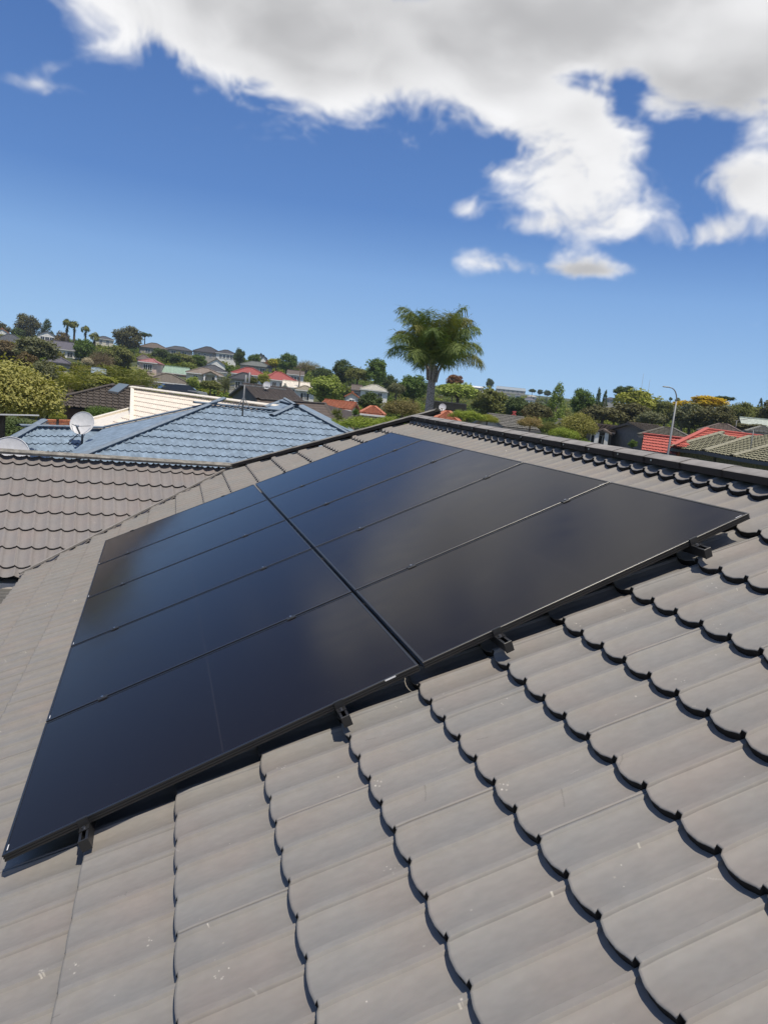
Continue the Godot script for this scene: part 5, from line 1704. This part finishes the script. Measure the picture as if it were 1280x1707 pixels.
var leaf_mats := {}
func leaf_mat(base: Color) -> StandardMaterial3D:
	var c := Color(base.r * 2.3, base.g * 2.15, base.b * 1.7)
	var key := c.to_html()
	if leaf_mats.has(key): return leaf_mats[key]
	var m := mat(c, 0.72, 0.0, 0.30)
	m.vertex_color_use_as_albedo = true
	m.backlight_enabled = true
	m.backlight = lin(Color(minf(c.r * 2.6, 0.5), minf(c.g * 2.4, 0.55), c.b * 1.2))
	leaf_mats[key] = m
	return m

var tree_no := 0
func make_tree(t: Array) -> void:
	var kind: String = t[0]
	var at: Vector3 = t[1]
	var yc: float = t[2]
	var rx: float = t[3]
	var ry: float = t[4]
	var called: String = t[6]
	var label: String = t[7]
	var cat := called.replace("_", " ")
	if cat.ends_with("tree"): cat = "tree"
	elif cat.ends_with("palm") or cat == "yucca": cat = "palm" if cat != "yucca" else "plant"
	var o := thing(called, label, cat, at)
	tree_no += 1
	var list: Array = crowns[kind]
	if kind == "round" and at.distance_to(CAM_POS) < 45.0: list = crowns.bush
	var mesh: Mesh = list[tree_no % list.size()]
	var turn := rng.randf() * TAU
	var wide := rx * (1.0 if kind != "round" and kind != "dense" else 1.06)
	var xf := Transform3D(Basis(Vector3.UP, turn).scaled(Vector3(wide, ry * 1.06, wide)), Vector3(0, yc, 0))
	put("crown", mesh, leaf_mat(t[5]), o, xf)
	# trunk and limbs
	var top := yc - ry * (0.15 if kind != "fan" and kind != "feather" else 0.3)
	var rad := clampf(rx * 0.075, 0.05, 0.38)
	if kind == "fan": rad = rx * 0.16
	if kind == "feather": rad = rx * 0.10
	var s := surf()
	if top > 0.3:
		tube(s, [Vector3(0, -0.3, 0), Vector3(rng.randfn() * 0.05 * rx, top * 0.5, 0), Vector3(0, top, 0)], [rad * 1.25, rad, rad * 0.65], 7)
	else:
		tube(s, [Vector3(0, -0.3, 0), Vector3(0, maxf(0.3, yc), 0)], [rad, rad * 0.5], 6)
	if kind == "round" or kind == "umbrella" or kind == "airy" or kind == "dense":
		for i in 5:
			var a := i * TAU / 5.0 + turn
			var from := Vector3(0, maxf(0.2, top - ry * 0.3), 0)
			var to := Vector3(cos(a) * rx * 0.5, yc + ry * rng.randf_range(0.0, 0.45), sin(a) * rx * 0.5)
			tube(s, [from, from.lerp(to, 0.5) + Vector3(0, ry * 0.08, 0), to], [rad * 0.5, rad * 0.35, rad * 0.15], 5)
	put("trunk", done(s), M.trunk, o)

func make_tall_palm() -> void:
	# PALM: foot, trunk where it shows, top of trunk, heart of the crown
	var foot: Vector3 = PALM[0]
	var p := thing("queen_palm", "tall palm with drooping plumed fronds standing behind the far end of the ridge", "palm", foot)
	var a: Vector3 = PALM[1] - foot
	var b: Vector3 = PALM[2] - foot
	var heart: Vector3 = PALM[3] - foot
	var low := a + (a - b) * (a.y / (b.y - a.y))
	low.y = 0.0
	low = Vector3(a.x * 0.2, -0.2, a.z * 0.2)
	var pts := []
	var radii := []
	for i in 60:
		var t := i / 59.0
		var q: Vector3
		if t < 0.5: q = low.lerp(a, t / 0.5)
		else: q = a.lerp(heart, (t - 0.5) / 0.5)
		pts.append(q)
		# ring scars
		radii.append(lerpf(0.180, 0.130, t) * (1.0 + (0.05 if i % 2 == 0 else -0.02)) + (0.03 if t > 0.9 else 0.0))
	put("trunk", tube_mesh(pts, radii, 14), M.palm_trunk, p)
	# old leaf bases that flare below the crown
	var r := RandomNumberGenerator.new()
	r.seed = 21
	var s := surf()
	for i in 9:
		var an := i * 2.4
		var d := Vector3(cos(an), 0, sin(an))
		var f := b + d * 0.16 + Vector3(0, -0.1 + 0.05 * (i % 3), 0)
		tube(s, [f, f + d * 0.06 + Vector3(0, 0.35, 0), f + d * 0.2 + Vector3(0, 0.7, 0)], [0.05, 0.04, 0.025], 5)
	put("leaf_base", done(s), M.palm_trunk, p)
	var greens := [leaf_mat(Color(0.092, 0.122, 0.052)), leaf_mat(Color(0.078, 0.110, 0.050)), leaf_mat(Color(0.112, 0.120, 0.052))]
	var n := 29
	for i in n:
		var an := i * 2.39996 + 0.4
		var k := float(i) / n
		var up := lerpf(5.0, 0.42, pow(k, 0.55))
		var bb := leaf_arrays()
		frond(bb, r, heart, Vector3(cos(an), 0, sin(an)), up, r.randf_range(2.25, 2.65) * (0.92 if k < 0.2 else (0.86 if k > 0.45 else 1.0)), 200, 0.54, 0.022, 1.1, r.randf_range(0.75, 1.4), 0.34, Vector2(0.03, 0.30))
		put("frond", leaf_mesh(bb), greens[(i * 7) % 3], p)

func make_hillside_shrubs() -> void:
	var mesh := leafy(40, 26, 36, 0.17, "dome")
	var mm := MultiMesh.new()
	mm.transform_format = MultiMesh.TRANSFORM_3D
	mm.use_colors = true
	mm.mesh = mesh
	var xs := []
	var cs := []
	var r := RandomNumberGenerator.new()
	r.seed = 505
	var tints := [Color(0.75, 0.95, 0.45), Color(0.5, 0.62, 0.32), Color(1.2, 1.25, 0.5), Color(0.9, 0.8, 0.55), Color(0.55, 0.75, 0.4), Color(1.0, 1.1, 0.8)]
	for i in 4200:
		var d := 46.0 + pow(r.randf(), 0.8) * 330.0
		var az := deg_to_rad(r.randf_range(-18.0, 52.0))
		var p := Vector3(CAM_POS.x + sin(az) * d, 0, CAM_POS.z - cos(az) * d)
		var blocked := false
		for h in HOUSES:
			var c: Vector3 = h[2]
			var dx: float = c.x - p.x
			var dz: float = c.z - p.z
			var far: float = maxf(h[4], h[5]) * 0.62 + 0.8
			if dx * dx + dz * dz < far * far:
				blocked = true
				break
			# keep the view to the house fronts open
			var to := Vector2(p.x - CAM_POS.x, p.z - CAM_POS.z)
			var hc := Vector2(c.x - CAM_POS.x, c.z - CAM_POS.z)
			if to.length() < hc.length() and hc.length() - to.length() < 16.0 and absf(to.angle_to(hc)) * hc.length() < h[4] * 0.6 and r.randf() < 0.85:
				blocked = true
				break
		if blocked: continue
		p.y = ground(p.x, p.z)
		var size := r.randf_range(0.6, 1.7) * (1.0 + d / 400.0)
		xs.append(Transform3D(Basis(Vector3.UP, r.randf() * TAU).scaled(Vector3(size, size * r.randf_range(0.6, 1.1), size)), p + Vector3(0, size * 0.25, 0)))
		cs.append(tints[r.randi() % tints.size()])
	mm.instance_count = xs.size()
	for i in xs.size():
		mm.set_instance_transform(i, xs[i])
		mm.set_instance_color(i, cs[i])
	var o := MultiMeshInstance3D.new()
	o.name = "hillside_shrubbery"
	o.multimesh = mm
	o.material_override = leaf_mat(Color(0.092, 0.105, 0.045))
	o.set_meta("kind", "stuff")
	o.set_meta("label", "low mixed shrubbery filling the gardens between the houses")
	o.set_meta("category", "shrubbery")
	add_child(o)

# ------------------------------------------------------------------ lamp, dishes, aerials and other small things
func make_lamp() -> void:
	var foot: Vector3 = LAMP[0]
	var top: Vector3 = LAMP[2]
	var o := thing("street_lamp", "slender grey street lamp with a curved arm before the red roof", "street lamp", foot)
	var h: float = top.y - foot.y
	put("pole", tube_mesh([Vector3(0, -0.2, 0), Vector3(0, h * 0.45, 0), Vector3(0, h - 0.4, 0)], [0.062, 0.047, 0.030], 12), M.galv, o)
	var left := Vector3(-CAM_RIGHT.x, 0, -CAM_RIGHT.z).normalized()
	var pts := []
	var radii := []
	for i in 14:
		var t := i / 13.0
		var a := t * PI * 0.47
		pts.append(Vector3(0, h - 0.4, 0) + left * (0.30 * (1.0 - cos(a))) + Vector3(0, 0.5 * sin(a), 0))
		radii.append(lerpf(0.027, 0.020, t))
	pts.append(pts[-1] + left * 0.10 + Vector3(0, 0.02, 0))
	radii.append(0.02)
	put("arm", tube_mesh(pts, radii, 8), M.galv, o)
	var e: Vector3 = pts[-1]
	var s := surf()
	box(s, e + left * 0.12, Vector3(0.26, 0.045, 0.09), Basis(left, Vector3.UP, left.cross(Vector3.UP)), 0.02)
	put("lamp_head", done(s), M.galv, o)

func dish_at(centre: Vector3, foot: Vector3, radius: float, face: Vector3, label: String) -> void:
	var o := thing("satellite_dish", label, "satellite dish", foot)
	var f := face.normalized()
	var x := Vector3.UP.cross(f).normalized()
	var y := f.cross(x)
	var s := surf()
	s.set_smooth_group(0)
	var c := centre - foot
	var rings := 7
	var seg := 36
	for i in rings:
		for k in seg:
			var q := []
			for w in [[i, k], [i + 1, k], [i + 1, k + 1], [i, k + 1]]:
				var rr: float = radius * w[0] / rings
				var a: float = TAU * w[1] / seg
				q.append(c + x * cos(a) * rr + y * sin(a) * rr * 1.04 + f * (rr * rr / radius * 0.22))
			tri(s, q[0], q[1], q[2])
			if i > 0: tri(s, q[0], q[2], q[3])
	put("reflector", done(s), M.dish, o)
	var rim := []
	var rr := []
	for k in seg + 1:
		var a := TAU * k / seg
		rim.append(c + x * cos(a) * radius + y * sin(a) * radius * 1.04 + f * radius * 0.22)
		rr.append(0.008)
	put("rim", tube_mesh(rim, rr, 5), M.dish, o)
	s = surf()
	var lnb := c - y * radius * 0.72 + f * radius * 1.15
	bar(s, c - y * radius * 0.95 + f * 0.05, lnb, 0.03, 0.03)
	bar(s, c - y * radius * 0.2 - x * radius * 0.8 + f * 0.08, lnb, 0.012, 0.012)
	bar(s, c - y * radius * 0.2 + x * radius * 0.8 + f * 0.08, lnb, 0.012, 0.012)
	put("arm", done(s), M.dark_metal, o)
	put("receiver", tube_mesh([lnb + f * 0.04 + y * 0.02, lnb - f * 0.07 + y * 0.04], [0.03, 0.038], 8), M.dish, o)
	s = surf()
	tube(s, [Vector3.ZERO, Vector3(0, c.y * 0.7, 0), c - f * 0.05], [0.026, 0.026, 0.03], 8)
	tube(s, [Vector3(-0.35, 0.02, 0.1), c * 0.75], [0.012, 0.012], 6)
	put("post", done(s), M.dark_metal, o)

func make_dishes() -> void:
	var base: Vector3 = DISH_BASE[0]
	var toward := (CAM_POS - base).normalized()
	dish_at(base + Vector3(0, 0.56, 0) + toward * 0.05, base, 0.285, toward * 0.9 + Vector3(-0.33, 0.36, 0), "pale satellite dish on a post on the blue roof")
	var c: Vector3 = DISH2[0]
	var t2 := (CAM_POS - c).normalized()
	dish_at(c, c + Vector3(0.05, -0.62, -0.1), 0.31, t2 + Vector3(-0.25, 0.35, 0), "white satellite dish half hidden behind our own ridge at the left edge")

func aerial(foot: Vector3, h: float, label: String, boom := Vector3.RIGHT, tripod := false) -> void:
	var o := thing("roof_aerial", label, "aerial", foot)
	put("mast", tube_mesh([Vector3(0, -0.15, 0), Vector3(0, h, 0)], [0.02, 0.017], 6), M.galv, o)
	var s := surf()
	bar(s, Vector3(0, h, 0) - boom * 0.12, Vector3(0, h, 0) + boom * 0.95, 0.022, 0.022)
	var across := boom.cross(Vector3.UP).normalized()
	for k in 7:
		var p := Vector3(0, h + 0.015, 0) + boom * (0.9 - k * 0.13)
		bar(s, p - across * (0.10 + 0.02 * k), p + across * (0.10 + 0.02 * k), 0.010, 0.010)
	put("antenna", done(s), M.galv, o)
	if tripod:
		s = surf()
		for k in 3:
			var a := k * TAU / 3.0 + 0.5
			bar(s, Vector3(0, h * 0.52, 0), Vector3(cos(a) * 0.22, -0.03, sin(a) * 0.22), 0.014, 0.014)
		put("stay", done(s), M.galv, o)

func car(at: Vector3, turn: float, c: Color, label: String) -> void:
	var o := thing("parked_car", label, "car", at)
	o.rotation_degrees.y = turn
	var s := surf()
	s.set_smooth_group(-1)
	# side outline, extruded with a narrower roof
	var low := [Vector2(-2.1, 0.3), Vector2(-2.15, 0.75), Vector2(-1.5, 0.92), Vector2(1.1, 0.95), Vector2(2.0, 0.86), Vector2(2.15, 0.45), Vector2(2.1, 0.3)]
	for i in low.size():
		var a: Vector2 = low[i]
		var b: Vector2 = low[(i + 1) % low.size()]
		quad(s, Vector3(a.x, a.y, -0.85), Vector3(a.x, a.y, 0.85), Vector3(b.x, b.y, 0.85), Vector3(b.x, b.y, -0.85))
	for z in [-0.85, 0.85]:
		var q := []
		for p in low: q.append(Vector3(p.x, p.y, z))
		flat(s, q, Vector3(0, 0, z))
	put("body", done(s), mat(c, 0.3, 0.0, 0.6), o)
	s = surf()
	var cab := [Vector2(-1.7, 0.9), Vector2(-1.2, 1.42), Vector2(0.3, 1.45), Vector2(1.1, 0.93)]
	for i in cab.size():
		var a: Vector2 = cab[i]
		var b: Vector2 = cab[(i + 1) % cab.size()]
		var wa := 0.8 if a.y < 1.0 else 0.66
		var wb := 0.8 if b.y < 1.0 else 0.66
		quad(s, Vector3(a.x, a.y, -wa), Vector3(a.x, a.y, wa), Vector3(b.x, b.y, wb), Vector3(b.x, b.y, -wb))
	for z in [-1.0, 1.0]:
		var q := []
		for p in cab: q.append(Vector3(p.x, p.y, z * (0.8 if p.y < 1.0 else 0.66)))
		flat(s, q, Vector3(0, 0, z))
	put("cabin", done(s), M.pane, o)
	for x in [-1.35, 1.35]:
		for z in [-0.8, 0.8]:
			put("wheel", tube_mesh([Vector3(x, 0.32, z - 0.1), Vector3(x, 0.32, z + 0.1)], [0.32, 0.32], 14), M.under, o)

func ahead(bearing: float, d: float) -> Vector3:
	var b := deg_to_rad(bearing)
	var p := Vector3(CAM_POS.x + sin(b) * d, 0, CAM_POS.z - cos(b) * d)
	p.y = ground(p.x, p.z)
	return p

func make_small_things() -> void:
	aerial(MAST_BASE[0], 0.56, "television aerial on a tripod on the blue roof ridge", Vector3(0.9, 0, 0.2).normalized(), true)
	var r: Array = RED_PTS
	aerial(r[4].lerp(r[5], 0.34), 0.75, "leaning television aerial on the red roof ridge", Vector3(0.8, 0.25, 0.5).normalized())
	var ol: Array = OLIVE_PTS
	aerial(ol[2].lerp(ol[7], 0.35), 0.9, "thin aerial on the mossy olive grey roof", Vector3(0.5, 0, 0.8).normalized())
	# brick garden wall left of the cream house: every brick of its face is a part
	var b: Array = BRICK_WALL
	var wall := thing("brick_wall", "orange brick garden wall between the pale green tree and the blue roof", "wall", b[0])
	var along_: Vector3 = b[1] - b[0]
	along_.y = 0
	var wl := along_.length()
	along_ = along_.normalized()
	var top: float = b[3].y - b[0].y
	wall.basis = Basis(along_, Vector3.UP, along_.cross(Vector3.UP))
	var drop: float = b[0].y - ground(b[0].x, b[0].z) + 0.3
	put("wall_core", box_mesh(Vector3(wl, top + drop - 0.01, 0.20), Vector3(wl * 0.5, (top - drop) * 0.5, 0)), M.mortar, wall)
	var brick := box_mesh(Vector3(0.228, 0.074, 0.23), Vector3.ZERO, 0.004)
	var tones := [M.brick, mmat(Color(0.52, 0.21, 0.10), 0.9, 1.4, 0.6, 20), mmat(Color(0.40, 0.13, 0.07), 0.9, 1.4, 0.6, 20)]
	var rows := int(top / 0.086) + 3
	for j in rows:
		for i in int(wl / 0.24) + 1:
			var x := i * 0.24 + (0.12 if j % 2 else 0.0)
			if x > wl - 0.1: continue
			put("brick", brick, tones[absi(hash(Vector2i(i, j))) % 3], wall, Transform3D(Basis.IDENTITY, Vector3(x + 0.114, top - 0.04 - j * 0.086, 0)))
	# white rail above the hedge
	var ra: Array = RAIL
	var rail := thing("white_rail", "white painted top rail with posts above the dark hedge at the left edge", "rail", ra[0])
	var s := surf()
	bar(s, Vector3.ZERO, ra[1] - ra[0], 0.03, 0.022)
	put("beam", done(s), M.white, rail)
	for k in 2:
		var p: Vector3 = (ra[1] - ra[0]) * (0.02 + 0.09 * k)
		var g: float = ground(ra[0].x, ra[0].z) - ra[0].y
		put("post", box_mesh(Vector3(0.035, p.y - g - 0.04, 0.035), Vector3(p.x, (p.y + g) * 0.5 - 0.04, p.z)), M.dark_metal, rail)
	# small dishes, chimney pipe and poles far off
	for h in HOUSES:
		var label: String = h[10]
		if label.begins_with("house with a large brown grey tiled roof"):
			var hb := Basis(Vector3.UP, deg_to_rad(h[3]))
			var c: Vector3 = h[2] + hb * Vector3(-h[4] * 0.12, h[6] + h[7] * 0.62, h[5] * 0.19)
			dish_at(c + Vector3(0, 0.45, 0.15), c, 0.3, (CAM_POS - c).normalized() + Vector3(-0.2, 0.3, 0), "small white satellite dish on the large brown grey tiled roof")
			var f: Vector3 = h[2] + hb * Vector3(-h[4] * 0.40, h[6] + h[7] - 0.2, 0)
			var fl := thing("flue_pipe", "pair of pale flue pipes on the ridge of the large brown grey roof", "flue", f)
			for q in [-0.12, 0.12]: put("pipe", tube_mesh([Vector3(q, -0.3, 0), Vector3(q * 1.2, 1.05 + q, 0)], [0.09, 0.085], 8), M.galv, fl)
		if label.begins_with("strip of orange tiled roof"):
			var c2: Vector3 = h[2] + Basis(Vector3.UP, deg_to_rad(h[3])) * Vector3(-h[4] * 0.22, h[6] + h[7], 0)
			dish_at(c2 + Vector3(0, 0.22, 0), c2, 0.2, (CAM_POS - c2).normalized() + Vector3(-0.1, 0.3, 0), "little round dish above the orange roof beside the palm trunk")
	for q in [[36.05, 200.0, 12.6, "thin radio mast, taller and left of two behind the street lamp"], [36.55, 205.0, 11.4, "thin radio mast, shorter and right of two behind the street lamp"]]:
		var g := ahead(q[0], q[1])
		var o := thing("radio_mast", q[3], "mast", g)
		put("mast", tube_mesh([Vector3.ZERO, Vector3(0, q[2], 0)], [0.07, 0.035], 6), M.galv, o)
	var up := ahead(10.4, 104.0)
	var pole := thing("utility_pole", "wooden utility pole on the hill right of the red roofs", "pole", up)
	put("shaft", tube_mesh([Vector3.ZERO, Vector3(0, 4.6, 0)], [0.11, 0.07], 8), M.trunk, pole)
	put("crossarm", box_mesh(Vector3(0.9, 0.07, 0.07), Vector3(0, 4.4, 0.1)), M.trunk, pole)
	car(ahead(1.3, 78.0), 12.0, Color(0.04, 0.045, 0.06), "dark parked car at the cream wall below the wide brown roof, left one")
	car(ahead(2.1, 80.0), -8.0, Color(0.30, 0.31, 0.33), "silver grey parked car at the cream wall below the wide brown roof, right one")
